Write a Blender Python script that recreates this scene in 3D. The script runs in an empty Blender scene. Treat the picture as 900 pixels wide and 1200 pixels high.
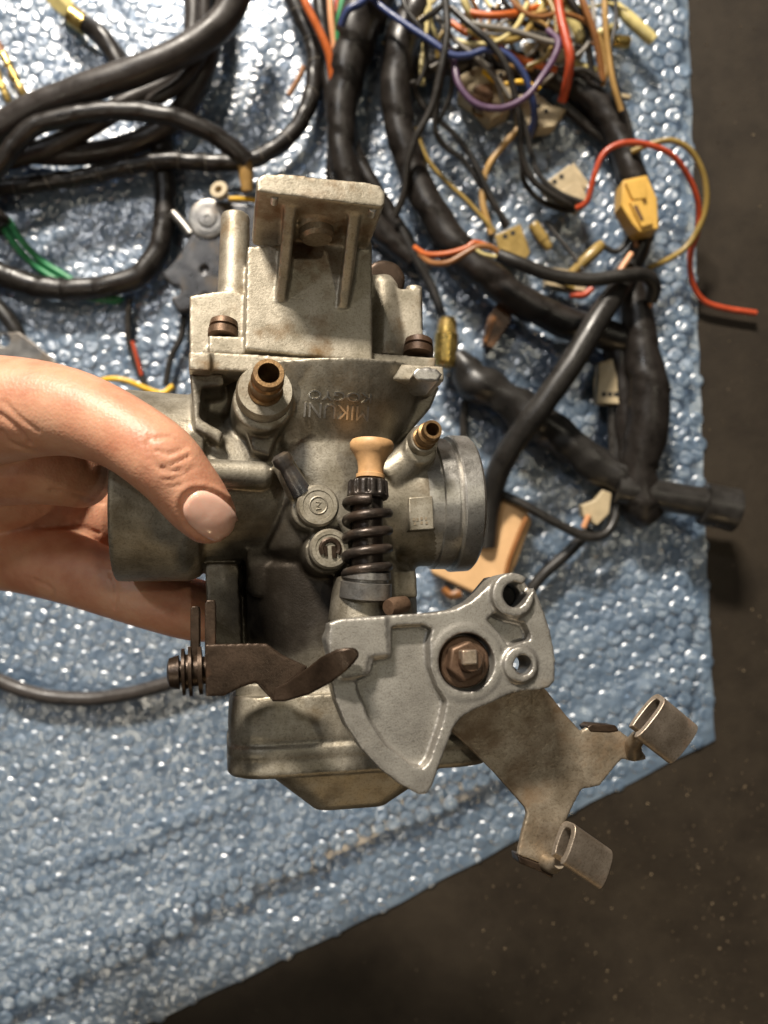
import bpy, bmesh, math, random
import numpy as np
from mathutils import Vector, Matrix, noise
from mathutils.bvhtree import BVHTree
random.seed(7)
U = 0.01            # all modelling below is in centimetres
scene = bpy.context.scene
COL = scene.collection

# ------------------------------------------------------------------ camera
H = 44.0            # camera height above the floor (cm)
F = 943.0           # focal length in pixels of the 900 px wide photograph
cam_d = bpy.data.cameras.new('camera')
cam = bpy.data.objects.new('camera', cam_d); COL.objects.link(cam)
cam.location = (0, 0, H*U)
cam_d.sensor_fit = 'HORIZONTAL'; cam_d.sensor_width = 36.0
cam_d.lens = 36.0*F/900.0
cam_d.clip_start = 0.005; cam_d.clip_end = 50
cam_d.dof.use_dof = True; cam_d.dof.focus_distance = 0.195; cam_d.dof.aperture_fstop = 19
scene.camera = cam

# ------------------------------------------------------------------ light
world = bpy.data.worlds.new('World'); scene.world = world; world.use_nodes = True
bg = world.node_tree.nodes['Background']
bg.inputs[0].default_value = (1.0, 0.93, 0.84, 1); bg.inputs[1].default_value = 0.045
def area(name, loc, target, size, size_y, power, col):
    l = bpy.data.lights.new(name, 'AREA'); l.shape = 'RECTANGLE'
    l.size = size*U; l.size_y = size_y*U; l.energy = power; l.color = col
    o = bpy.data.objects.new(name, l); COL.objects.link(o)
    o.location = Vector(loc)*U
    o.rotation_euler = (Vector(target)-Vector(loc)).to_track_quat('-Z', 'Y').to_euler()
    return o
area('ceiling_lamp', (-48, 185, 135), (0, 0, 12), 44, 14, 108, (1.0, 0.91, 0.79))
area('glint_light_left', (-85, 115, 215), (0, 0, 10), 12, 26, 6.5, (0.95, 0.97, 1.0))  # added light, out of view, for cool glints on the bubble wrap
area('glint_light_rear', (-85, -85, 210), (0, 0, 10), 12, 8, 4.4, (1.0, 0.90, 0.72))  # added warm light for glints at the lower left of the wrap
area('glint_light_right', (85, 60, 230), (0, 0, 10), 14, 9, 3.6, (1.0, 0.92, 0.72))  # another added light, for more glints on the wrap
area('warm_glint_light', (30, -150, 80), (0, 0, 18), 16, 10, 1.7, (1.0, 0.72, 0.40))  # added low warm light for golden glints on the float bowl
vs = scene.view_settings
vs.view_transform = 'Standard'; vs.look = 'None'; vs.gamma = 1.0; vs.exposure = 0.0
vs.use_curve_mapping = False
scene.cycles.max_bounces = 8; scene.cycles.transparent_max_bounces = 12
scene.cycles.use_denoising = True; scene.cycles.caustics_reflective = False; scene.cycles.caustics_refractive = False; scene.cycles.sample_clamp_indirect = 1.5; scene.cycles.blur_glossy = 1.0

# ------------------------------------------------------------------ frames
CAM = Vector((0, 0, H))
def ray(px, py): return Vector(((px-450.0)/F, -(py-600.0)/F, -1.0))
def W(px, py, z):
    return CAM + ray(px, py)*(H-z)
ORI = Vector((0, 0, 22.0))                    # a point on the carburettor's bore plane
NN = Vector((0.20, 0.15, 1.0)).normalized()   # the side of the carburettor that faces us leans up and right
EX = Vector((1, 0, -0.20)).normalized()
EY = NN.cross(EX).normalized()
def C(px, py, h):
    r = ray(px, py)
    t = ((ORI-CAM).dot(NN)+h)/r.dot(NN)
    return CAM + r*t
def pxcm(p): return (H-p.z)/F                 # cm for one pixel at the depth of p
def toPx(p):
    d = H-p.z
    return 450+F*p.x/d, 600-F*p.y/d

# ------------------------------------------------------------------ mesh builder
class MB:
    def __init__(s): s.v = []; s.f = []
    def add(s, verts, faces):
        b = len(s.v); s.v += [Vector(p) for p in verts]; s.f += [tuple(i+b for i in f) for f in faces]; return s
    def prism(s, top, vec):
        n = len(top); bot = [p+vec for p in top]
        a = Vector((0, 0, 0))
        for i in range(n): a += (top[i]-top[0]).cross(top[(i+1) % n]-top[0])
        if a.dot(vec) > 0: top = top[::-1]; bot = bot[::-1]
        F_ = [tuple(range(n)), tuple(range(2*n-1, n-1, -1))]
        for i in range(n):
            j = (i+1) % n; F_.append((i, i+n, j+n, j))
        return s.add(top+bot, F_)
    def hexa(s, p):   # 0-3 bottom ring, 4-7 top ring
        return s.add(p, [(3, 2, 1, 0), (4, 5, 6, 7), (0, 1, 5, 4), (1, 2, 6, 5), (2, 3, 7, 6), (3, 0, 4, 7)])
    def loft(s, rings, cap=True):
        n = len(rings[0]); v = []; f = []
        for r in rings: v += r
        for k in range(len(rings)-1):
            for i in range(n):
                j = (i+1) % n; f.append((k*n+i, k*n+j, (k+1)*n+j, (k+1)*n+i))
        if cap: f += [tuple(range(n-1, -1, -1)), tuple(range((len(rings)-1)*n, len(rings)*n))]
        return s.add(v, f)
    def lathe(s, p0, axis, prof, seg=40, cap=True):
        axis = axis.normalized()
        a = axis.cross(Vector((0, 0, 1)))
        if a.length < 0.05: a = axis.cross(Vector((0, 1, 0)))
        a.normalize(); b = axis.cross(a)
        rings = []
        for t, r in prof:
            rings.append([p0+axis*t+(a*math.cos(2*math.pi*i/seg)+b*math.sin(2*math.pi*i/seg))*max(r, 1e-4) for i in range(seg)])
        return s.loft(rings, cap)
    def tube(s, pts, radii, seg=12, fn=None, cap=True):
        n = len(pts); rings = []
        t = (pts[1]-pts[0]).normalized()
        up = Vector((0, 0, 1)) if abs(t.z) < 0.9 else Vector((1, 0, 0))
        a = (up-t*up.dot(t)).normalized(); L = 0
        for i in range(n):
            t = (pts[min(i+1, n-1)]-pts[max(i-1, 0)]).normalized()
            a = (a-t*a.dot(t)).normalized(); b = t.cross(a)
            if i: L += (pts[i]-pts[i-1]).length
            ring = []
            for k in range(seg):
                th = 2*math.pi*k/seg
                r = radii[i]*(fn(L, th) if fn else 1)
                ring.append(pts[i]+(a*math.cos(th)+b*math.sin(th))*r)
            rings.append(ring)
        return s.loft(rings, cap)
    def ball(s, c, r, seg=20, rings=12):
        prof = [(-r*math.cos(math.pi*k/rings), r*math.sin(math.pi*k/rings)) for k in range(rings+1)]
        return s.lathe(c, Vector((0, 0, 1)), prof, seg)
    def capsule(s, p0, r0, p1, r1, seg=20):
        ax = p1-p0; L = ax.length
        if L < 1e-5: return s.ball(p0, r0)
        prof = [(-r0*math.cos(math.pi/2*k/6), r0*math.sin(math.pi/2*k/6)) for k in range(7)]
        prof += [(L+r1*math.sin(math.pi/2*k/6), r1*math.cos(math.pi/2*k/6)) for k in range(7)]
        return s.lathe(p0, ax, prof, seg)
    def torus(s, c, axis, R, r, seg=36, rs=10):
        axis = axis.normalized(); a = axis.orthogonal().normalized(); b = axis.cross(a); v = []; f = []
        for i in range(seg):
            th = 2*math.pi*i/seg; d = a*math.cos(th)+b*math.sin(th)
            for k in range(rs):
                ph = 2*math.pi*k/rs; v.append(c+d*(R+r*math.cos(ph))+axis*(r*math.sin(ph)))
        for i in range(seg):
            for k in range(rs):
                i2 = (i+1) % seg; k2 = (k+1) % rs
                f.append((i*rs+k, i2*rs+k, i2*rs+k2, i*rs+k2))
        return s.add(v, f)
    def mesh(s, name, org=Vector((0, 0, 0)), scale=U):
        m = bpy.data.meshes.new(name)
        m.from_pydata([(p-org)*scale for p in s.v], [], s.f); m.update()
        bm = bmesh.new(); bm.from_mesh(m); bmesh.ops.recalc_face_normals(bm, faces=bm.faces); bm.to_mesh(m); bm.free()
        return m

def finish(m, smooth=40):
    if smooth:
        m.polygons.foreach_set('use_smooth', [True]*len(m.polygons))
        if smooth < 180: m.set_sharp_from_angle(angle=math.radians(smooth))
def root(name, label, cat, org, group=None):
    o = bpy.data.objects.new(name, None); COL.objects.link(o); o.empty_display_size = 0.01
    o.location = org*U; o['label'] = label; o['category'] = cat; o['org'] = list(org)
    if group: o['group'] = group
    return o
def orgof(o): return Vector(o['org']) if o is not None and 'org' in o else Vector((0, 0, 0))
def build(mb, name, mat, parent=None, smooth=40, bevel=0, tags=None, kind=None, label=None):
    """one mesh object; a child keeps its root's origin so it needs no offset"""
    if parent is not None: org = orgof(parent)
    else:
        org = sum(mb.v, Vector())/len(mb.v); org.z = min(p.z for p in mb.v)
    m = mb.mesh(name, org); finish(m, smooth); m.materials.append(mat)
    o = bpy.data.objects.new(name, m); COL.objects.link(o)
    if parent is not None: o.parent = parent; o['org'] = list(org)
    else: o.location = org*U; o['org'] = list(org)
    if bevel:
        b = o.modifiers.new('bevel', 'BEVEL'); b.width = bevel*U; b.segments = 3
        b.limit_method = 'ANGLE'; b.angle_limit = math.radians(35); b.harden_normals = False
    if tags:
        o['label'], o['category'] = tags[0], tags[1]
        if len(tags) > 2: o['group'] = tags[2]
    if kind: o['kind'] = kind
    if label: o['label'] = label
    return o
def evalmesh(ob):
    dg = bpy.context.evaluated_depsgraph_get(); dg.update()
    return bpy.data.meshes.new_from_object(ob.evaluated_get(dg))
def solid(adds, subs=None, voxel=0.05, smooth=5, factor=0.5, pre=True):
    """union of closed pieces minus cutters, rounded like a casting; returns an MB in cm"""
    m = adds.mesh('tmp', scale=1.0); o = bpy.data.objects.new('tmp', m); COL.objects.link(o)
    r = o.modifiers.new('r', 'REMESH'); r.mode = 'VOXEL'; r.voxel_size = voxel; r.adaptivity = 0
    so = None
    if subs and subs.v:
        sm = subs.mesh('tmps', scale=1.0); so = bpy.data.objects.new('tmps', sm); COL.objects.link(so)
        r2 = so.modifiers.new('r', 'REMESH'); r2.mode = 'VOXEL'; r2.voxel_size = voxel
        b = o.modifiers.new('b', 'BOOLEAN'); b.operation = 'DIFFERENCE'; b.object = so; b.solver = 'MANIFOLD'
        r3 = o.modifiers.new('r3', 'REMESH'); r3.mode = 'VOXEL'; r3.voxel_size = voxel
    s = o.modifiers.new('s', 'SMOOTH'); s.factor = factor; s.iterations = smooth
    em = evalmesh(o)
    n = len(em.vertices); co = np.empty(n*3); em.vertices.foreach_get('co', co)
    mb = MB(); mb.v = [Vector(c) for c in co.reshape(-1, 3)]; mb.f = [tuple(p.vertices) for p in em.polygons]
    for x in (o, so):
        if x: bpy.data.objects.remove(x, do_unlink=True)
    bpy.data.meshes.remove(em)
    return mb
def bvh(mb): return BVHTree.FromPolygons(mb.v, mb.f)
def hit(tree, px, py):
    r = ray(px, py).normalized()
    loc, nor, idx, d = tree.ray_cast(CAM, r)
    if loc is None: return None, None
    if nor.dot(r) > 0: nor = -nor
    return loc, nor

# carburettor-frame pieces (pixel outlines, each at its own height h above the bore plane)
def cprism(mb, pts, h1, h0, ref=None):
    q = h1 if ref is None else ref
    return mb.prism([C(x, y, q)+NN*(h1-q) for x, y in pts], -NN*(h1-h0))
def ccyl(mb, px, py, h1, h0, r, r0=None, seg=40, ref=None):
    q = h1 if ref is None else ref
    p = C(px, py, q); k = pxcm(p); p = p+NN*(h1-q)
    return mb.lathe(p-NN*(h1-h0), NN, [(0, (r0 or r)*k), (h1-h0, r*k)], seg)
def cax(mb, a, b, prof, seg=40):
    """lathe between two traced points; profile (fraction, radius px)"""
    A = C(*a); B = C(*b); L = (B-A).length; k = pxcm((A+B)/2)
    return mb.lathe(A, B-A, [(t*L, r*k) for t, r in prof], seg)
def rrect(a, b, r, n=6):
    out = []
    for cx, cy, s in ((a-r, b-r, 0), (-a+r, b-r, 1), (-a+r, -b+r, 2), (a-r, -b+r, 3)):
        for i in range(n+1):
            th = math.pi/2*(s+i/n); out.append((cx+r*math.cos(th), cy+r*math.sin(th)))
    return out
def spline(pts, step):
    """Catmull-Rom through tuples of any length"""
    P = [np.array(p, float) for p in pts]; P = [2*P[0]-P[1]]+P+[2*P[-1]-P[-2]]; out = []
    for i in range(1, len(P)-2):
        n = max(2, int(np.linalg.norm((P[i+1]-P[i])[:2])/step))
        for k in range(n):
            t = k/n
            out.append(0.5*((2*P[i])+(-P[i-1]+P[i+1])*t+(2*P[i-1]-5*P[i]+4*P[i+1]-P[i+2])*t*t+(-P[i-1]+3*P[i]-3*P[i+1]+P[i+2])*t**3))
    out.append(P[-2]); return out

# ------------------------------------------------------------------ materials
def nodes(name):
    m = bpy.data.materials.new(name); m.use_nodes = True; nt = m.node_tree
    return m, nt, nt.nodes['Principled BSDF']
def tex(nt, scale, detail=4, rough=0.6, kind='NOISE', co=None):
    if co is None:
        tc = nt.nodes.new('ShaderNodeTexCoord'); co = tc.outputs['Object']
    n = nt.nodes.new('ShaderNodeTexNoise' if kind == 'NOISE' else 'ShaderNodeTexVoronoi')
    n.inputs['Scale'].default_value = scale
    if kind == 'NOISE': n.inputs['Detail'].default_value = detail; n.inputs['Roughness'].default_value = rough
    nt.links.new(co, n.inputs['Vector']); return n
def ramp(nt, src, stops):
    r = nt.nodes.new('ShaderNodeValToRGB'); e = r.color_ramp.elements
    while len(e) < len(stops): e.new(0.5)
    for k, (p, c) in enumerate(stops):
        e[k].position = p; e[k].color = (*c, 1) if len(c) == 3 else c
    nt.links.new(src, r.inputs['Fac']); return r
def mix(nt, fac, a, b, mode='MIX'):
    m = nt.nodes.new('ShaderNodeMix'); m.data_type = 'RGBA'; m.blend_type = mode
    if isinstance(fac, (int, float)): m.inputs[0].default_value = fac
    else: nt.links.new(fac, m.inputs[0])
    for s, i in ((a, 6), (b, 7)):
        if isinstance(s, tuple): m.inputs[i].default_value = (*s, 1)
        else: nt.links.new(s, m.inputs[i])
    return m.outputs[2]
def bump(nt, bs, src, dist, strength=0.5, prev=None):
    b = nt.nodes.new('ShaderNodeBump'); b.inputs['Strength'].default_value = strength; b.inputs['Distance'].default_value = dist
    nt.links.new(src, b.inputs['Height'])
    if prev: nt.links.new(prev, b.inputs['Normal'])
    nt.links.new(b.outputs['Normal'], bs.inputs['Normal']); return b.outputs['Normal']
def metal(name, c1, c2, stain, rough=(0.3, 0.55), metallic=0.8, stain_amt=(0.5, 0.7), fine=1800, big=120, bd=0.00012, bs_=0.5):
    m, nt, bs = nodes(name)
    a = tex(nt, fine, 3, 0.7); b = tex(nt, big, 6, 0.65); c = tex(nt, big*0.55, 5, 0.6)
    col = ramp(nt, b.outputs['Fac'], [(0.35, c1), (0.65, c2)]).outputs[0]
    sp = ramp(nt, a.outputs['Fac'], [(0.32, (0.55, 0.52, 0.48)), (0.5, (1, 1, 1))]).outputs[0]
    col = mix(nt, 0.7, col, sp, 'MULTIPLY')
    msk = ramp(nt, c.outputs['Fac'], [(stain_amt[0], (0, 0, 0)), (stain_amt[1], (1, 1, 1))]).outputs[0]
    col = mix(nt, msk, col, stain)
    nt.links.new(col, bs.inputs['Base Color'])
    rr = nt.nodes.new('ShaderNodeMapRange'); rr.inputs[1].default_value = 0.3; rr.inputs[2].default_value = 0.7
    rr.inputs[3].default_value = rough[0]; rr.inputs[4].default_value = rough[1]
    nt.links.new(b.outputs['Fac'], rr.inputs[0]); nt.links.new(rr.outputs[0], bs.inputs['Roughness'])
    mm = nt.nodes.new('ShaderNodeMapRange'); mm.inputs[3].default_value = metallic; mm.inputs[4].default_value = metallic*0.35
    nt.links.new(msk, mm.inputs[0]); nt.links.new(mm.outputs[0], bs.inputs['Metallic'])
    n1 = bump(nt, bs, a.outputs['Fac'], bd, bs_); bump(nt, bs, b.outputs['Fac'], bd*4, bs_*0.6, n1)
    return m
def plastic(name, col, rough=0.45, var=0.25, scale=150, spec=0.5, bd=0.0002, col2=None, coat=0.0):
    m, nt, bs = nodes(name)
    a = tex(nt, scale, 5, 0.65)
    lo = tuple(x*(1-var) for x in col); hi = col2 or tuple(min(1, x*(1+var)) for x in col)
    nt.links.new(ramp(nt, a.outputs['Fac'], [(0.3, lo), (0.7, hi)]).outputs[0], bs.inputs['Base Color'])
    r = nt.nodes.new('ShaderNodeMapRange'); r.inputs[1].default_value = 0.3; r.inputs[2].default_value = 0.7
    r.inputs[3].default_value = rough*0.7; r.inputs[4].default_value = min(1, rough*1.35)
    nt.links.new(a.outputs['Fac'], r.inputs[0]); nt.links.new(r.outputs[0], bs.inputs['Roughness'])
    bs.inputs['Specular IOR Level'].default_value = spec; bs.inputs['Coat Weight'].default_value = coat
    bump(nt, bs, a.outputs['Fac'], bd, 0.5)
    return m
M = {}
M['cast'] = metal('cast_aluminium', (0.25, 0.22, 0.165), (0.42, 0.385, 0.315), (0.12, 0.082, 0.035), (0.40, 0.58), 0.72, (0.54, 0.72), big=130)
M['cast_top'] = metal('oxidised_aluminium', (0.35, 0.31, 0.235), (0.51, 0.46, 0.37), (0.20, 0.125, 0.055), (0.40, 0.58), 0.65, (0.55, 0.72), big=150)
def add_stains_and_patches(mat, spots, col, nsc=260, gain=1.6):
    nt = mat.node_tree; bs = nt.nodes['Principled BSDF']; src = bs.inputs['Base Color'].links[0].from_socket
    g = nt.nodes.new('ShaderNodeNewGeometry'); n = tex(nt, nsc, 3, .55, co=g.outputs['Position'])
    for p, r, amt in spots:
        d = nt.nodes.new('ShaderNodeVectorMath'); d.operation = 'DISTANCE'; d.inputs[1].default_value = p*U
        nt.links.new(g.outputs['Position'], d.inputs[0])
        mr = nt.nodes.new('ShaderNodeMapRange'); mr.inputs[1].default_value = r*U*.35; mr.inputs[2].default_value = r*U; mr.inputs[3].default_value = 1; mr.inputs[4].default_value = 0
        nt.links.new(d.outputs['Value'], mr.inputs[0])
        ad = nt.nodes.new('ShaderNodeMath'); ad.operation = 'MULTIPLY_ADD'; nt.links.new(n.outputs['Fac'], ad.inputs[0]); ad.inputs[1].default_value = gain; ad.inputs[2].default_value = -gain*.8
        a2 = nt.nodes.new('ShaderNodeMath'); a2.operation = 'ADD'; nt.links.new(ad.outputs[0], a2.inputs[0]); nt.links.new(mr.outputs[0], a2.inputs[1])
        cl = nt.nodes.new('ShaderNodeMath'); cl.operation = 'MULTIPLY'; cl.use_clamp = True; nt.links.new(a2.outputs[0], cl.inputs[0]); cl.inputs[1].default_value = amt
        src = mix(nt, cl.outputs[0], src, col)
    nt.links.new(src, bs.inputs['Base Color'])
add_stains_and_patches(M['cast'], [(C(335, 705, 1.0), 2.9, 1.3), (C(372, 690, 1.6), 1.8, 1.2), (C(312, 640, 1.6), 1.5, .9), (C(300, 510, 2.0), 1.0, .7), (C(250, 465, 2.2), .9, .8)], (0.026, 0.020, 0.014), 110, .7)  # near-black soft-edged patches, mostly on the lower chamber
add_stains_and_patches(M['cast_top'], [(C(372, 285, 2.8), 1.3, 1.3), (C(425, 262, 3.2), 1.0, 1.0), (C(312, 245, 3.6), .9, 1.0), (C(372, 250, 3.8), 1.2, .8)], (0.17, 0.085, 0.03))
M['machined'] = metal('machined_aluminium', (0.50, 0.48, 0.44), (0.66, 0.64, 0.60), (0.30, 0.27, 0.21), (0.26, 0.44), 0.9, (0.60, 0.76), big=130)
M['pulley'] = metal('diecast_alloy', (0.33, 0.31, 0.28), (0.43, 0.41, 0.37), (0.20, 0.165, 0.12), (0.36, 0.5), 0.75, (0.64, 0.8), fine=2600)
M['bracket'] = metal('zinc_plate', (0.285, 0.225, 0.155), (0.45, 0.38, 0.29), (0.19, 0.125, 0.07), (0.32, 0.52), 0.75, (0.48, 0.66), fine=1500, big=150)
M['clip'] = metal('bare_steel_clip', (0.36, 0.29, 0.22), (0.56, 0.47, 0.38), (0.20, 0.11, 0.065), (0.34, 0.5), 0.8, (0.58, 0.72))
M['rust'] = metal('rusty_steel', (0.10, 0.060, 0.036), (0.19, 0.118, 0.075), (0.07, 0.036, 0.02), (0.36, 0.6), 0.6)
M['darksteel'] = metal('dark_brown_steel', (0.036, 0.024, 0.016), (0.078, 0.051, 0.034), (0.12, 0.058, 0.03), (0.26, 0.44), 0.6, (0.6, 0.75))
M['brass'] = metal('old_brass', (0.22, 0.135, 0.065), (0.34, 0.21, 0.10), (0.13, 0.075, 0.035), (0.32, 0.5), 0.95)
M['gold'] = metal('bright_brass', (0.55, 0.38, 0.11), (0.70, 0.52, 0.18), (0.30, 0.19, 0.06), (0.2, 0.38), 0.95)
M['spring'] = metal('oiled_spring_steel', (0.035, 0.029, 0.025), (0.07, 0.058, 0.05), (0.06, 0.036, 0.022), (0.26, 0.44), 0.6)
M['blacktin'] = metal('black_steel', (0.06, 0.06, 0.062), (0.12, 0.12, 0.125), (0.12, 0.09, 0.06), (0.22, 0.42), 0.7)
M['greysteel'] = metal('grey_plated_steel', (0.22, 0.21, 0.20), (0.36, 0.35, 0.33), (0.16, 0.12, 0.08), (0.28, 0.45), 0.85)
M['tan'] = plastic('tan_plastic', (0.58, 0.34, 0.155), 0.5, 0.2, 260)
M['tape'] = plastic('black_vinyl_tape', (0.016, 0.013, 0.011), 0.36, 0.4, 160, 0.5, 0.00022)
M['rubber'] = plastic('black_rubber', (0.020, 0.018, 0.016), 0.36, 0.3, 150, 0.5)
M['hose'] = plastic('grey_black_hose', (0.036, 0.030, 0.027), 0.40, 0.3, 140, 0.5)
M['blackwire'] = plastic('black_wire', (0.026, 0.023, 0.02), 0.38, 0.25, 200)
for k, c in dict(red=(0.44, 0.062, 0.022), orange=(0.52, 0.12, 0.025), peach=(0.70, 0.34, 0.17), green=(0.03, 0.24, 0.09), blue=(0.035, 0.055, 0.16),
                 purple=(0.095, 0.05, 0.10), olive=(0.28, 0.19, 0.05), brown=(0.26, 0.11, 0.035), yellow=(0.85, 0.50, 0.03), cream=(0.66, 0.55, 0.25),
                 greywire=(0.22, 0.20, 0.17), tanwire=(0.40, 0.24, 0.08)).items():
    M[k] = plastic(k+'_insulation', c, 0.36, 0.18, 180)
M['yellowplug'] = plastic('yellow_plastic', (0.62, 0.37, 0.075), 0.42, 0.14, 120)
M['whiteplug'] = plastic('aged_white_plastic', (0.46, 0.37, 0.23), 0.45, 0.2, 120)
M['olivetube'] = plastic('clear_aged_sleeve', (0.32, 0.22, 0.07), 0.25, 0.3, 160)
M['creamsleeve'] = plastic('clear_yellow_sleeve', (0.62, 0.52, 0.22), 0.22, 0.25, 120)
M['brownplug'] = plastic('brown_plastic', (0.13, 0.065, 0.03), 0.35, 0.35, 160)
M['beige'] = plastic('beige_plastic', (0.70, 0.44, 0.22), 0.5, 0.14, 60)
M['hole'] = plastic('hole_shade', (0.01, 0.009, 0.008), 0.8, 0.1)  # near-black colour stands in for the shade inside holes

def floor_mat():
    m, nt, bs = nodes('black_rubber_mat')
    a = tex(nt, 60, 6, 0.7); f = tex(nt, 900, 2, 0.5)
    big = tex(nt, 9, 6, 0.7)
    base = ramp(nt, a.outputs['Fac'], [(0.3, (0.016, 0.011, 0.0064)), (0.7, (0.029, 0.021, 0.0128))]).outputs[0]
    base = mix(nt, ramp(nt, big.outputs['Fac'], [(0.48, (0, 0, 0)), (0.72, (.7, .7, .7))]).outputs[0], base, (0.046, 0.035, 0.023))
    v = tex(nt, 170, kind='V'); sp = ramp(nt, v.outputs['Distance'], [(0.07, (1, 1, 1)), (0.11, (0, 0, 0))]).outputs[0]
    sel = tex(nt, 45, 2); sl = ramp(nt, sel.outputs['Fac'], [(0.57, (0, 0, 0)), (0.62, (1, 1, 1))]).outputs[0]
    sp = mix(nt, 1.0, sp, sl, 'MULTIPLY')
    nt.links.new(mix(nt, sp, base, (0.10, 0.075, 0.05)), bs.inputs['Base Color'])
    bs.inputs['Roughness'].default_value = 0.7; bs.inputs['Specular IOR Level'].default_value = 0.3
    bump(nt, bs, f.outputs['Fac'], 0.0004, 0.6)
    return m
M['floor'] = floor_mat()
def wrap_mat():
    m, nt, bs = nodes('blue_bubble_film')
    a = tex(nt, 210, 0.6, 0.5); b = tex(nt, 60, 1.5, 0.5)
    nt.links.new(ramp(nt, b.outputs['Fac'], [(0.3, (0.135, 0.215, 0.32)), (0.7, (0.25, 0.345, 0.455))]).outputs[0], bs.inputs['Base Color'])
    bs.inputs['Roughness'].default_value = 0.25; bs.inputs['Specular IOR Level'].default_value = 0.5
    n1 = bump(nt, bs, a.outputs['Fac'], 0.0012, 0.55); n2 = bump(nt, bs, b.outputs['Fac'], 0.0035, 0.45, n1)
    gl = nt.nodes.new('ShaderNodeBsdfGlossy'); gl.inputs['Roughness'].default_value = 0.33; gl.inputs[0].default_value = (1, 1, 1, 1)
    nt.links.new(n2, gl.inputs['Normal'])
    tr = nt.nodes.new('ShaderNodeBsdfTransparent'); tr.inputs[0].default_value = (0.66, 0.78, 0.95, 1)
    mx = nt.nodes.new('ShaderNodeMixShader'); mx.inputs[0].default_value = 0.40
    mg = nt.nodes.new('ShaderNodeMixShader'); mg.inputs[0].default_value = 0.21
    out = nt.nodes['Material Output']
    nt.links.new(bs.outputs[0], mx.inputs[1]); nt.links.new(tr.outputs[0], mx.inputs[2])
    nt.links.new(mx.outputs[0], mg.inputs[1]); nt.links.new(gl.outputs[0], mg.inputs[2]); nt.links.new(mg.outputs[0], out.inputs['Surface'])
    return m
M['wrap'] = wrap_mat()
def skin_mat():
    m, nt, bs = nodes('skin')
    a = tex(nt, 90, 5, 0.6); f = tex(nt, 1500, 3, 0.6); v = tex(nt, 1300, kind='V')
    nt.links.new(ramp(nt, a.outputs['Fac'], [(0.3, (0.50, 0.205, 0.12)), (0.52, (0.61, 0.305, 0.19)), (0.75, (0.68, 0.385, 0.25))]).outputs[0], bs.inputs['Base Color'])
    bs.inputs['Roughness'].default_value = 0.46; bs.inputs['Subsurface Weight'].default_value = 0.22
    bs.inputs['Subsurface Radius'].default_value = (1.0, 0.32, 0.14); bs.inputs['Subsurface Scale'].default_value = 0.003
    n1 = bump(nt, bs, f.outputs['Fac'], 0.0002, 0.3); bump(nt, bs, v.outputs['Distance'], 0.00022, 0.22, n1)
    return m
M['skin'] = skin_mat()
def nail_mat():
    m, nt, bs = nodes('nail')
    a = tex(nt, 150, 3)
    nt.links.new(ramp(nt, a.outputs['Fac'], [(0.3, (0.80, 0.46, 0.345)), (0.7, (0.88, 0.58, 0.46))]).outputs[0], bs.inputs['Base Color'])
    bs.inputs['Roughness'].default_value = 0.18; bs.inputs['Subsurface Weight'].default_value = 0.2
    bs.inputs['Subsurface Radius'].default_value = (1, .4, .25); bs.inputs['Subsurface Scale'].default_value = 0.002
    return m
M['nail'] = nail_mat()

# ------------------------------------------------------------------ floor
mb = MB(); mb.add([(-400, -400, 0), (400, -400, 0), (400, 400, 0), (-400, 400, 0)], [(0, 1, 2, 3)])
fl = build(mb, 'floor', M['floor'], kind='structure'); fl['label'] = 'black rubber mat floor speckled with grit'
mb = MB()
for i in range(900):
    if i % 3: px, py = random.uniform(560, 900), random.uniform(900, 1200)
    else: px, py = random.uniform(800, 930), random.uniform(-20, 1220)
    c = W(px, py, 0.02); r = random.choice((.015, .02, .025, .035, .05, .07))
    v = [c+Vector((random.uniform(-r, r), random.uniform(-r, r), z*r)) for z in (-.5, -.4, -.5, 1)]
    mb.add(v, [(0, 1, 2), (0, 1, 3), (1, 2, 3), (2, 0, 3)])
g = build(mb, 'grit', plastic('grit', (0.26, 0.19, 0.11), 0.8, 0.5, 30), smooth=0, kind='stuff'); g['label'] = 'pale grit and dust crumbs on the black floor'

# ------------------------------------------------------------------ bubble wrap
def interp(x, tab):
    return float(np.interp(x, [t[0] for t in tab], [t[1] for t in tab]))
def upR(y): return interp(y, [(-90, 801), (0, 803), (380, 809), (600, 814), (800, 815), (880, 812)])+1.0*math.sin(y*.09)+.6*math.sin(y*.23)
def upB(x): return interp(x, [(-120, 1262), (40, 1180), (225, 1088), (300, 1047), (400, 1002), (500, 958), (620, 905), (720, 872), (830, 830)])+1.5*math.sin(x*.05)
def loR(y): return interp(y, [(-90, 800), (0, 806), (380, 818), (600, 826), (860, 837), (900, 838)])+.8*math.sin(y*.11)
def loB(x): return interp(x, [(-120, 1330), (100, 1232), (180, 1197), (330, 1125), (460, 1062), (600, 988), (720, 927), (838, 866)])+1*math.sin(x*.07)
def crease(X, Y):
    z = 0
    for x0, y0, a, w, d in ((-12, -17, .42, .45, .34), (-6, -21.5, .40, .4, .26), (-16, -11, .36, .5, .22), (13.6, 0, 1.6, .4, .28), (-10, 17, -.5, .5, .3), (9, 16, 1.35, .5, .25), (3, -14.5, .44, .4, .24), (-14, 6, 1.2, .5, .25)):
        z += d*math.exp(-(((X-x0)*-math.sin(a)+(Y-y0)*math.cos(a)+.4*noise.noise(Vector((X*.25, Y*.25, x0))))/w)**2)*(.5+.5*noise.noise(Vector((X*.12, Y*.12, y0))))
    return z
def zup(X, Y): return crease(X, Y)+0.85+0.22*noise.noise(Vector((X*.10, Y*.10, 3)))+0.10*noise.noise(Vector((X*.35, Y*.22, 9)))
def zlo(X, Y): return 0.12+0.06*noise.noise(Vector((X*.2, Y*.2, 5)))
WR = W(400, 500, 0)
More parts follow.
